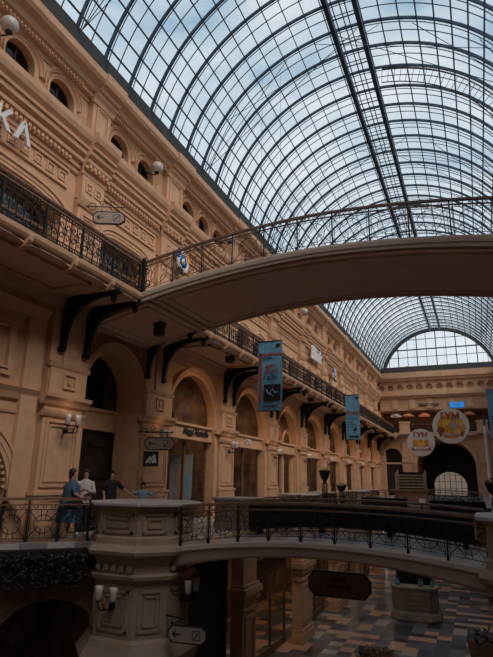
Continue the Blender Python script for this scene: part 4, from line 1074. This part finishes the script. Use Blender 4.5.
# ------------------------------------------------------------------ BANNERS AND DISCS
def cable(o, x, z0, ztop_, y=0): 
    m = MB(); m.tube([(x, y, z0), (x, y, ztop_)], .006, 4); return m.build('suspension_cable', GUTTER, o)
def banner(x, y, z0, z1, w, lab, style=0, rz=0, mat=BLUE, lean=0):
    o = empty('banner', (x, y, z1), rz, label=lab, cat='banner', group='blue hanging banners'); H = z1 - z0
    m = MB(); n = 8
    vs = []; fs = []
    for j in range(n + 1):
        for i in range(5):
            u = -w / 2 + w * i / 4; z = -H * j / n; yy = .02 * sin(j * .9 + i) ; vs.append((u, yy, z))
    nn = len(vs); vs += [(a, b + .012, c) for a, b, c in vs]
    for j in range(n):
        for i in range(4):
            a = j * 5 + i; fs.append((a, a + 5, a + 6, a + 1)); fs.append((nn + a, nn + a + 1, nn + a + 6, nn + a + 5))
    m.add(vs, fs); m.build('cloth', mat, o)
    m = MB(); m.tube([(-w / 2 - .03, 0, 0), (w / 2 + .03, 0, 0)], .02, 6); m.tube([(-w / 2 - .02, 0, -H), (w / 2 + .02, 0, -H)], .018, 6); m.build('rod', GUTTER, o)
    m = MB(); y_ = -.035
    if style == 0:
        m.box((-w * .44, y_, -H * .21), (w * .5, y_ + .006, -H * .185)); m.box((-w * .44, y_, -H * .88), (-w * .34, y_ + .006, -H * .185))
        q = text_mb('АРТ', .2, .006).xf(faceM((.02, y_, -H * .38), '-y')); m.add(q.v, q.f)
        q = text_mb('БАЛЕТ', .16, .006).xf(faceM((.06, y_, -H * .45), '-y')); m.add(q.v, q.f); m.build('red_print', RED, o)
        m = MB(); m.box((w * .25, y_, -H * .10), (w * .42, y_ + .006, -H * .05)); m.build('corner_logo', BLACK, o); m = MB(); m.box((-w * .24, y_, -H * .86), (w * .44, y_ + .006, -H * .63)); m.build('picture_print', BLACK, o); m = MB()
        q = text_mb('ГАЛА', .2, .006).xf(faceM((.02, y_, -H * .54), '-y')); m.add(q.v, q.f)
        q = text_mb('КОНЦЕРТ', .12, .006).xf(faceM((.04, y_, -H * .94), '-y')); q.build('footer_print', BLACK, o); q = text_mb('фестиваль', .08, .006).xf(faceM((-.1, y_, -H * .25), '-y')); q.build('small_print', BLACK, o); m.build('black_print', BLACK, o)
        m = MB(); m.tube([(-w * .14, y_ - .002, -H * .7), (-w * .05, y_ - .002, -H * .78), (w * .12, y_ - .002, -H * .70), (w * .2, y_ - .002, -H * .75), (w * .33, y_ - .002, -H * .74)], .035, 5); m.tube([(w * .02, y_ - .002, -H * .76), (w * .14, y_ - .002, -H * .81)], .03, 5); m.build('photo_print', LTBLUE, o)
    else:
        q = text_mb('ПАРК', .26, .006).xf(faceM((0, y_, -H * .42), '-y')); m.add(q.v, q.f); m.box((-w * .4, y_, -H * .9), (-w * .3, y_ + .006, -H * .88)); m.build('red_print', RED, o)
        m = MB(); m.box((w * .25, y_, -H * .10), (w * .42, y_ + .006, -H * .05)); m.box((-w * .3, y_, -H * .95), (w * .4, y_ + .006, -H * .915)); m.prism([(0, -H * .8), (w * .15, -H * .73), (w * .3, -H * .76), (w * .15, -H * .82)], 1, y_, y_ + .006)
        for k in range(4): m.box((-w * .4, y_, -H * (.54 + .06 * k)), (w * random.uniform(.0, .4), y_ + .005, -H * (.548 + .06 * k)))
        m.build('black_print', BLACK, o)
    zr = RCZ + sqrt(RR * RR - (x - CX) ** 2) - .15
    for s in (-1, 1): cable(o, s * w * .45, 0, zr - z1 - .02)
    return o
banner(-6.80, 18., 3.95, 6.58, .95, 'blue banner with red corner stripe and black picture, nearest on the left', 0)
banner(-5.88, 28., 3.62, 5.98, .74, 'smaller blue banner with red word, second from the left', 1)
banner(1.62, 22.5, 6.35, 8.25, .95, 'dark blue banner cut by the right edge, upper of the two', 1)
banner(1.42, 31., 3.75, 6.4, 1.3, 'dark blue banner cut by the right edge, lower of the two', 1)
def disc(x, y, z, r, lab, big):
    o = empty('round_signboard', (x, y, z), R(-4), label=lab, cat='sign', group=None)
    m = MB(); q = MB(); q.lathe([(r * .98, -.05), (r, -.03), (r, .03), (r * .98, .05)], n=40, smooth=False); q.xf(Matrix.Rotation(R(90), 4, 'X')); q.build('board', CREAM, o)
    def pp(poly, mt, nm, d): m = MB(); m.prism([(a * r, b * r) for a, b in poly], 1, -.05 - d, -.045); return m.build(nm, mt, o)
    def blob(cx, cz, rr, n=10, sy=1): return [(cx + rr * cos(2 * pi * k / n), cz + rr * sy * sin(2 * pi * k / n)) for k in range(n)]
    y_ = -.06
    q = text_mb('ГУМ', .5 * r, .02).xf(faceM((0, y_, r * .56), '-y')); q.build('red_lettering', RED, o)
    if big:
        pp(blob(0, 0, .72, 24), ORANGE, 'backdrop_print', .002)
        for (cx, cz, rr, mt, nm) in ((-.5, .05, .25, ORANGE, 'orange_print'), (-.2, .12, .27, YELLOW, 'yellow_print'), (-.55, -.25, .22, RED, 'red_print'), (-.15, -.12, .22, ORANGE, 'orange_print'), (.1, 0, .2, GREY, 'grey_print'), (.12, -.08, .13, TEAL, 'teal_print'), (.5, .2, .22, YELLOW, 'yellow_print'), (.35, -.02, .16, PINK, 'pink_print'), (.6, -.12, .2, ORANGE, 'orange_print'), (.38, -.3, .16, YELLOW, 'yellow_print'), (.3, .4, .14, GREY, 'grey_print')):
            pp(blob(cx, cz, rr), mt, nm, .004 + .002 * random.random())
    else:
        pp([(-.55, -.3), (-.6, .1), (-.4, .25), (-.2, .12), (0, .25), (.2, .12), (.4, .25), (.58, .1), (.55, -.3)], ORANGE, 'orange_print', .006)
        pp(blob(0, -.1, .3, 12, .6), YELLOW, 'yellow_print', .009)
    pp([(-.72, -.28), (-.55, -.42), (.55, -.42), (.72, -.28), (.62, -.62), (.5, -.56), (-.5, -.56), (-.62, -.62)], RED, 'ribbon_print', .014)
    q = text_mb('ЯРМАРКА', .2 * r, .02).xf(faceM((0, -.075, -.48 * r), '-y')); q.build('ribbon_lettering', CREAM, o)
    zr = RCZ + sqrt(RR * RR - (x - CX) ** 2) - .15
    cable(o, 0, r, zr - z - .02)
disc(-3.14, 35, 3.9, .84, 'smaller round cream signboard with orange picture hanging left of the larger one', False)
disc(-1.26, 33.5, 4.74, 1.03, 'larger round cream signboard with colourful picture hanging before the great arch', True)

# ------------------------------------------------------------------ white pole
m = MB(); m.lathe([(.12, 0), (.12, .1), (.075, .14), (.065, 3.4), (.05, 3.9), (.02, 3.95)], (0, 0, 0), 12)
o = empty('pole', (.42, 25., 0), label='slim white pole with a blue tip near the right edge', cat='pole'); m.build('shaft', WHITE, o)
m = MB(); m.lathe([(.035, 3.9), (.05, 4.0), (.03, 4.25), (.005, 4.4)], n=10); m.build('tip', BLUE2, o)

# ------------------------------------------------------------------ slatted stall on second bridge
zz = ZT2(-4.1); o = empty('slatted_stall', (-3.8, 34.2, zz), label='open wooden stall with sloping pale slats on the second lower bridge', cat='stall'); o.scale = (1.35, 1.2, 1.3)
m = MB(); m.box((-.56, .28, .66), (.56, .3, 1.45)); m.build('back_board', IRON, o)
m = MB(); m.box((-.68, -.35, .05), (.68, .4, .62)); m.box((-.75, -.42, .6), (.75, .45, .68)); m.build('counter', STALLW, o)
m = MB()
for s in (-1, 1): m.box((s * .6 - .05, -.3, .66), (s * .6 + .05, -.2, 1.42)); m.box((s * .6 - .04, .25, .66), (s * .6 + .04, .33, 1.55))
m_ = m
for s in (-1, 1):
    m = MB(); m.v = [v for v in m_.v if v[0] * s > 0]; m.f = [tuple(i for i in f) for f in m_.f[:12]]; m.sm = m_.sm[:12]; m.mi = m_.mi[:12]; m.build('upright', WOODL, o)
for k in range(5):
    m = MB(); m.box((-.58, -.27 + k * .1, .74 + k * .13), (.58, -.2 + k * .1, .81 + k * .13)); m.build('slat', WOODL, o)
for s in (-1, 1):
    m = MB(); m.box((s * .45 - .13, -.46, .08), (s * .45 + .13, -.37, .3)); m.build('price_card', CREAM, o)
# kiosks / tables with grey tops farther on
for k, (x, y, lb) in enumerate(((-7.9, 29.2, 'grey-topped stone block between the far flower stands'), (-7.6, 41.5, 'far grey-topped block behind the slatted stall'))):
    o = empty('stone_block', (x, y, 0), label=lb, cat='pedestal')
    m = MB(); m.box((-.5, -.9, 0), (.5, .9, .85)); m.box((-.55, -.95, 0), (.55, .95, .15)); frame_panel(m, .5, -.7, .7, .25, .75, .06, .03); m.build('body', PED, o)
    m = MB(); m.box((-.65, -1.05, .85), (.65, 1.05, .93)); m.build('top_slab', GREY, o)

# ------------------------------------------------------------------ ground-floor counter with bottles
KX, KY = -3.4, 29.2
o = empty('stone_counter', (KX, KY, ZG), R(4), label='half-round stone counter with moulded foot on the tiled floor', cat='counter'); o.scale = (1.12, 1.12, 1.45)
m = MB(); chamf(m, [(1.02, 0), (1.06, .08), (1.0, .22), (.92, .3), (.92, .92), (.97, .96), (.97, 1.02), (.6, 1.02)], (0, 0, 0), .35); facepanels(m, .92, .32, .9, .35); m.build('body', PED, o)
m = MB(); m.box((-.75, -.1, 1.02), (.75, .7, 1.45)); m.box((-.8, -.15, 1.42), (.8, .75, 1.5)); m.box((-.6, -.13, 1.1), (.6, -.1, 1.36)); m.build('display_case', IRON, o)
bt = MB(); bt.lathe([(.06, 0), (.065, .02), (.065, .2), (.025, .27), (.022, .33), (.03, .33), (.03, .36), (.0, .36)], n=10)
b1 = bt.mesh('bottle', BLUE); b2 = bt.mesh('bottle', LTBLUE)
for k, (dx, dy, lb) in enumerate(((-.72, -.55, 'blue bottle at the left end of the stone counter'), (-.6, -.7, 'blue bottle second from the left on the stone counter'), (.25, -.6, 'pale blue bottle right of centre on the counter'), (.36, -.55, 'pale blue bottle beside its twin on the counter'), (.75, -.4, 'dim blue bottle at the right end of the counter'))):
    tag(link('bottle', b2 if k in (2, 3) else b1, None, (KX + dx * 1.12, KY + dy * 1.12, ZG + 1.02 * 1.45)), lb, 'bottle', 'bottles on the stone counter')
# large dark leaf-shaped umbrella/banner at lower right (brown cloth sheet hanging beside right pedestal)
o = empty('draped_planter', (.05, 14.4, ZG), label='tall brown draped planter at the lower right corner', cat='planter')
m = MB(); m.lathe([(.22, 0), (.3, .1), (.34, 1.2), (.5, 2.0), (.62, 2.6), (.66, 2.9), (.55, 2.85)], n=16, smooth=False); m.build('vase', PED, o)
fo = MB(); foliage(fo, (0, 0, 2.8), (.5, .5, .35), 160, .07); tag(fo.build('foliage', [LEAF, LEAF2], o), kind='stuff')

# ------------------------------------------------------------------ parasols on end balcony
pz = BZ + .42
for k, (x, cm_, lb) in enumerate(((-8.6, CANVASW, 'white parasol at the left end of the end balcony'), (-7.2, CANVASO, 'orange parasol left of the parapet pier on the end balcony'), (-5.3, CANVASO, 'orange parasol above the smaller round signboard'), (-2.2, CANVASW, 'white parasol behind the larger round signboard'), (-.4, CANVASO, 'orange parasol right of the blue lit sign'))):
    o = empty('parasol', (x, YE + .8, pz), label=lb, cat='parasol')
    m = MB(); m.tube([(0, 0, 0), (0, 0, 2.5)], .03, 6); m.lathe([(.3, 0), (.3, .05), (.05, .1)], n=10); m.build('pole', BRIRON, o)
    m = MB(); n = 8; vs = [(0, 0, 2.55)] + [(.72 * cos(2 * pi * j / n), .72 * sin(2 * pi * j / n), 2.15) for j in range(n)] + [(.72 * cos(2 * pi * j / n), .72 * sin(2 * pi * j / n), 2.02) for j in range(n)]
    m.add(vs, [(0, 1 + j, 1 + (j + 1) % n) for j in range(n)] + [(1 + j, 1 + n + j, 1 + n + (j + 1) % n, 1 + (j + 1) % n) for j in range(n)])
    m.cur = 0; m.build('canopy', cm_, o)
letters('shop_sign', 'РЕСТОРАН', .42, (CX - 1.3, YE - .1, 10.3), '-y', BRIRON, 'dark lettering on the end wall above the parasols', .05)
o = empty('lit_sign', (CX + 1.75, YE - .12, 10.2), label='small glowing blue sign on the end wall above the parasols', cat='sign'); m = MB(); m.box((-.75, -.06, -.3), (.75, .06, .3)); m.build('panel', BLUELED, o)
m = text_mb('NET', .42, .02).xf(faceM((0, -.07, 0), '-y')); m.build('lettering', LTBLUE, o)

# ------------------------------------------------------------------ shop display things
sx = XW - .4
o = empty('poster', (-11.35, 19.65, 0), R(52), label='tall pale blue poster with a figure in the second arch shop window', cat='poster')
m = MB(); m.box((-.5, -.03, .1), (.5, .03, 2.5)); m.build('board', POSTER, o)
m = MB(); m.prism([(-.22, .2), (-.12, 1.1), (-.25, 1.4), (-.22, 1.9), (-.1, 2.15), (.02, 2.2), (.1, 2.0), (.12, 1.4), (.1, 1.1), (.08, .2)], 1, -.045, -.03); m.build('figure_print', SKIN, o)
m = MB(); m.prism([(.2, 1.0), (.35, .95), (.4, 1.6), (.3, 1.7), (.2, 1.6)], 1, -.045, -.03); m.build('blue_print', BLUE, o)
def skinmesh(name, verts, edges, radii, mat, parent, root=0, sub=2, loc=None):
    me = bpy.data.meshes.new(name); me.from_pydata(verts, edges, []); me.materials.append(mat)
    o = bpy.data.objects.new(name, me); COL.objects.link(o)
    if parent: o.parent = parent
    if loc: o.location = loc
    md = o.modifiers.new('s', 'SKIN'); md.use_smooth_shade = True
    if not me.skin_vertices: 
        bpy.context.view_layer.update()
    sv = me.skin_vertices[0].data if me.skin_vertices else None
    if sv:
        for i, r in enumerate(radii): sv[i].radius = (r, r) if not isinstance(r, tuple) else r
        sv[root].use_root = True
    sb = o.modifiers.new('u', 'SUBSURF'); sb.levels = sub; sb.render_levels = sub
    bpy.context.view_layer.update()
    dg = bpy.context.evaluated_depsgraph_get(); nm = bpy.data.meshes.new_from_object(o.evaluated_get(dg))
    o.modifiers.clear(); o.data = nm; nm.materials.clear(); nm.materials.append(mat)
    for p in nm.polygons: p.use_smooth = True
    return o
def person(loc, rz, H, lab, top, bottom, shoe=SHOE, armL=None, armR=None, skirt=False, hairlen=.25, bulk=1., sleeve=.6, headturn=0, name='person'):
    """faces local -y. arms given as (elbow, wrist) in metres for H=1.7"""
    o = empty(name, loc, rz, label=lab, cat='person'); k = H / 1.7
    armL = armL or ((-.27, .02, 1.13), (-.27, -.06, .88)); armR = armR or ((.27, .02, 1.13), (.27, -.06, .88))
    v = [(0, 0, .93), (0, .0, 1.12), (0, 0, 1.3), (0, .01, 1.42), (0, -.0, 1.5), (0, -.01, 1.58), (0, -.01, 1.66)]
    r = [(.13 * bulk, .10 * bulk), (.12 * bulk, .09 * bulk), (.14 * bulk, .095 * bulk), (.07, .06), (.05, .05), (.075, .085), (.055, .06)]
    e = [(0, 1), (1, 2), (2, 3), (3, 4), (4, 5), (5, 6)]
    def add(p, rr, par): v.append(p); r.append((rr, rr)); e.append((par, len(v) - 1)); return len(v) - 1
    for s, arm in ((-1, armL), (1, armR)):
        a = add((s * .17, 0, 1.38), .055, 2); b = add(arm[0], .042 * bulk ** .5, a); c = add(arm[1], .028, b)
        d = (V(arm[1]) - V(arm[0])).normalized(); side = d.cross(V((0, 1, 0)));
        if side.length < .1: side = V((1, 0, 0))
        side.normalize(); P = V(arm[1]) + d * .07; h = add(tuple(P), .028, c)
        for j, (off, ln) in enumerate(((-.03, .06), (-.01, .075), (.01, .07), (.03, .055))):
            add(tuple(P + side * off + d * ln), .008, h)
        add(tuple(V(arm[1]) + d * .03 + side * -.05), .009, c)
        hip = add((s * .09, 0, .86), .085 * bulk, 0); kn = add((s * .1, -.01, .48), .055 * bulk ** .5, hip); an = add((s * .1, .01, .09), .036, kn); add((s * .11, -.12, .04), .033, an)
    v = [tuple(c * k for c in p) for p in v]; r = [(a * k, b * k) for a, b in r]
    skinmesh('body', v, e, r, SKIN, o)
    # garments : lofts a little larger than the body
    def loft(rings, mat, nm, n=16):
        m = MB(); vs = []; fs = []
        for (z, rx, ry, cx, cy) in rings: vs += [((cx + rx * cos(2 * pi * j / n)) * k, (cy + ry * sin(2 * pi * j / n)) * k, z * k) for j in range(n)]
        for i in range(len(rings) - 1):
            for j in range(n): fs.append((i * n + j, i * n + (j + 1) % n, (i + 1) * n + (j + 1) % n, (i + 1) * n + j))
        m.add(vs, fs, True); return m.build(nm, mat, o)
    b = bulk
    if skirt: loft([(.42, .25 * b, .21 * b, 0, 0), (.7, .22 * b, .19 * b, 0, 0), (.95, .18 * b, .15 * b, 0, 0), (1.08, .155 * b, .125 * b, 0, 0)], bottom, 'skirt')
    else:
        for s in (-1, 1): loft([(.1, .065, .07, s * .1, 0), (.48, .075 * b, .08 * b, s * .1, 0), (.8, .1 * b, .11 * b, s * .09, 0), (.96, .11 * b, .13 * b, s * .07, 0)], bottom, 'trouser_leg')
    loft([(.84, .19 * b, .15 * b, 0, 0), (1.0, .18 * b, .14 * b, 0, 0), (1.15, .165 * b, .13 * b, 0, 0), (1.3, .19 * b, .135 * b, 0, 0), (1.4, .18, .105, 0, 0), (1.45, .09, .08, 0, 0), (1.46, .06, .06, 0, 0)], top, 'shirt')
    for s, arm in ((-1, armL), (1, armR)):
        a = V((s * .15, 0, 1.39)); el = V(arm[0]); wr = V(arm[1]); m = MB(); P = [a, a.lerp(el, .5), el]; rs = [.075, .068, .058]
        if sleeve > .6: P += [el.lerp(wr, .85)]; rs += [.042]
        m.tube([tuple(p * k) for p in P], .06, 10, rs=[q * k for q in rs]); m.build('sleeve', top, o)
    for s in (-1, 1):
        m = MB(); m.sphere((s * .11 * k, -.05 * k, .045 * k), .06 * k, 10, 6, (.8, 2.0, .75)); m.build('shoe', shoe, o)
    m = MB(); m.sphere((0, .015 * k, 1.635 * k), .105 * k, 14, 10, (.93, 1.02, 1.05)); m.v = [p if not (p[1] < -.03 * k and p[2] < 1.66 * k) else (p[0], -.03 * k, p[2]) for p in m.v]
    if hairlen: 
        q = MB(); q.sphere((0, .06 * k, (1.6 - hairlen / 2) * k), .085 * k, 12, 8, (1.1, .6, 1 + hairlen * 5)); m.add(q.v, q.f, True)
    m.build('hair', HAIR, o)
    m = MB()
    for s in (-1, 1): m.sphere((s * .032 * k, -.092 * k, 1.615 * k), .009 * k, 6, 4)
    m.build('eye', HAIR, o)
    m = MB(); m.sphere((0, -.1 * k, 1.59 * k), .014 * k, 6, 4, (.8, 1.2, 1.5)); m.build('nose', SKIN, o)
    m = MB(); m.sphere((0, -.088 * k, 1.552 * k), .02 * k, 8, 4, (1.1, .4, .35)); m.build('mouth', RED, o)
    return o
person((-9.75, 11.3, 0), R(130), 1.70, 'stout person in a loose blue dress at the railing, back turned, leftmost', DRESS, DRESS, skirt=True, bulk=1.6, hairlen=.08, armL=((-.33, -.08, 1.12), (-.25, -.28, 1.0)), armR=((.33, -.05, 1.12), (.3, -.22, .95)))
person((-10.1, 12.25, 0), R(35), 1.70, 'person with long dark hair and white blouse holding a phone, second from left', BLOUSE, CHAR, sleeve=1, hairlen=.3, armL=((-.25, -.06, 1.12), (-.06, -.28, 1.18)), armR=((.25, -.06, 1.12), (.06, -.28, 1.18)))
person((-10.2, 13.55, 0), R(60), 1.70, 'person in a charcoal top reaching a hand down towards the child', CHAR, CHAR, hairlen=.2, armL=((-.25, -.02, 1.14), (-.24, -.14, .9)), armR=((.36, -.03, 1.2), (.6, -.1, 1.03)))
person((-9.6, 14.35, 0), R(25), 1.36, 'child in a pale blue shirt stretching both arms out behind the pedestal', LTBLUE, CHAR, hairlen=.12, armL=((-.38, -.02, 1.28), (-.62, -.04, 1.2)), armR=((.38, -.02, 1.26), (.62, -.04, 1.42)))
person((.75, 29.5, 0), R(20), 1.68, 'person in bright blue on the right promenade behind the flower bowl', nmat('bright_blue_cloth', (.04, .17, .42), .85), CHAR, hairlen=.12)
# handbag of person one
o = empty('handbag', (-9.42, 11.22, .86), R(40), label='small pale bag held by the person in the blue dress', cat='bag'); m = MB(); m.sphere((0, 0, 0), .13, 12, 8, (1, .5, .8)); m.build('pouch', BLOUSE, o); m = MB(); m.tube([(-.09, 0, .06), (-.05, 0, .2), (.05, 0, .2), (.09, 0, .06)], .012, 6); m.build('strap', BLOUSE, o)
# mannequins in windows
def mannequin(loc, rz, lab, top, bot, head=CREAM):
    o = empty('mannequin', loc, rz, label=lab, cat='mannequin')
    v = [(0, 0, .95), (0, 0, 1.15), (0, 0, 1.38), (0, 0, 1.5), (0, 0, 1.62), (.17, 0, 1.4), (.25, 0, 1.15), (.24, -.08, .9), (-.17, 0, 1.4), (-.25, 0, 1.15), (-.24, -.08, .9), (.09, 0, .5), (.1, 0, .05), (-.09, 0, .5), (-.1, 0, .05)]
    skinmesh('figure', v, [(0, 1), (1, 2), (2, 3), (3, 4), (2, 5), (5, 6), (6, 7), (2, 8), (8, 9), (9, 10), (0, 11), (11, 12), (0, 13), (13, 14)], [.13, .1, .12, .045, .085, .05, .04, .03, .05, .04, .03, .07, .04, .07, .04], head, o)
    m = MB(); m.lathe([(.28, .35), (.2, .9), (.15, 1.12), (.19, 1.35), (.12, 1.46)], n=14, sy=.75); m.build('outfit', top, o)
    m = MB(); m.box((-.3, -.3, -.35), (.3, .3, .0)); m.build('plinth', bot, o); return o
mannequin((-11.6, 20.65, .45), R(90), 'mannequin in a red outfit inside the second arch shop window', RED, DARK, WOODL)
mannequin((sx - .6, 24.0, .5), R(90), 'mannequin in a pale striped outfit inside the third arch window', BLOUSE, DARK)

# ------------------------------------------------------------------ LIGHTS
def area(loc, size, power, col, rot=(0, 0, 0), sy=None):
    l = bpy.data.lights.new('lamp', 'AREA'); l.energy = power; l.color = col; l.size = size
    if sy: l.shape = 'RECTANGLE'; l.size_y = sy
    o = bpy.data.objects.new('lamp', l); COL.objects.link(o); o.location = loc; o.rotation_euler = rot; return o
def point(loc, power, col, r=.1):
    l = bpy.data.lights.new('lamp', 'POINT'); l.energy = power; l.color = col; l.shadow_soft_size = r
    o = bpy.data.objects.new('lamp', l); COL.objects.link(o); o.location = loc; return o
WARM = (1, .62, .34)
for i, op in enumerate(LV2):
    if i == 0: point((XW - .6, op[0] - .6, 2.9), .8, (1, .5, .2), .06)
    else: area((XW - 1.7, op[0], 5.5), 1.5, 34, WARM)
for i, op in enumerate(LV3[:10:1]):
    if i % 2 == 0: area((XW - 1.4, op[0], 9.2), 1.2, 8, WARM)
for a, b in ys[1:]: area((EDG - 2.4, (a + b) / 2, -.6), 1.5, 18, WARM)
for i, (y, w) in enumerate(PIL[:8]): point((XP + .32, y, 3.35), .8, (1, .6, .33), .05)
for y0, y1, yc, hw in bays[1:-1]:  # warm fill for the arcade, added under the downlight housings
    area((XP + 1.35, yc, 6.12), .26, 24, (1, .62, .36))
point((P1[0] + 1.42, P1[1] + .3, -1.0), 1.0, (1, .4, .12), .05)
for x in (-8.6, -5.3, -2.2): point((x, YE + .5, pz + 1.9), 7, WARM, .1)
sun = bpy.data.lights.new('sun', 'SUN'); sun.energy = 2.7; sun.angle = R(40); sun.color = (1, .86, .74)
so = bpy.data.objects.new('sun', sun); COL.objects.link(so); so.rotation_euler = V((1., -.45, 1.05)).to_track_quat('Z', 'Y').to_euler()

# ------------------------------------------------------------------ WORLD
w = bpy.data.worlds.new('sky'); S.world = w; w.use_nodes = True; nt = w.node_tree; bg = nt.nodes['Background']
tc = nt.nodes.new('ShaderNodeTexCoord'); mp = nt.nodes.new('ShaderNodeMapping'); mp.inputs['Scale'].default_value = (1, 1, 2.2)
nz = nt.nodes.new('ShaderNodeTexNoise'); nz.inputs['Scale'].default_value = 4.2; nz.inputs['Detail'].default_value = 7; nz.inputs['Roughness'].default_value = .55
rp = nt.nodes.new('ShaderNodeValToRGB'); e = rp.color_ramp.elements
e[0].position = .36; e[0].color = (.16, .27, .38, 1); e[1].position = .68; e[1].color = (.52, .54, .57, 1)
x = e.new(.46); x.color = (.30, .385, .45, 1); x = e.new(.56); x.color = (.39, .45, .50, 1)
nt.links.new(tc.outputs['Generated'], mp.inputs[0]); nt.links.new(mp.outputs[0], nz.inputs['Vector']); nt.links.new(nz.outputs['Fac'], rp.inputs['Fac'])
sx_ = nt.nodes.new('ShaderNodeSeparateXYZ'); nt.links.new(tc.outputs['Generated'], sx_.inputs[0])
mr = nt.nodes.new('ShaderNodeMapRange'); mr.inputs['From Min'].default_value = .15; mr.inputs['From Max'].default_value = .75; mr.inputs['To Min'].default_value = .85; mr.inputs['To Max'].default_value = 0.
nt.links.new(sx_.outputs[2], mr.inputs['Value'])
mxs = nt.nodes.new('ShaderNodeMix'); mxs.data_type = 'RGBA'; nt.links.new(mr.outputs[0], mxs.inputs[0]); nt.links.new(rp.outputs['Color'], mxs.inputs[6]); mxs.inputs[7].default_value = (.56, .585, .61, 1)
nt.links.new(mxs.outputs[2], bg.inputs['Color']); bg.inputs['Strength'].default_value = 1.5

# ------------------------------------------------------------------ CAMERA
cam = bpy.data.cameras.new('camera'); co = bpy.data.objects.new('camera', cam); COL.objects.link(co); S.camera = co
cam.sensor_fit = 'VERTICAL'; cam.sensor_height = 36; cam.lens = 524 / 657 * 36; cam.clip_end = 300
yw, pt, rl = R(23.4), R(16.0), R(1.0)
f = V((-sin(yw) * cos(pt), cos(yw) * cos(pt), sin(pt))); r0 = V((cos(yw), sin(yw), 0)); u0 = r0.cross(f)
rr = r0 * cos(rl) + u0 * sin(rl); uu = -r0 * sin(rl) + u0 * cos(rl)
M = Matrix((rr, uu, -f)).transposed().to_4x4(); M.translation = V((0, 0, 1.55)); co.matrix_world = M
S.view_settings.view_transform = 'Standard'; S.view_settings.look = 'None'; S.view_settings.gamma = 1; S.view_settings.exposure = .05
S.cycles.max_bounces = 8; S.cycles.diffuse_bounces = 4; S.cycles.transparent_max_bounces = 16; S.cycles.use_denoising = True
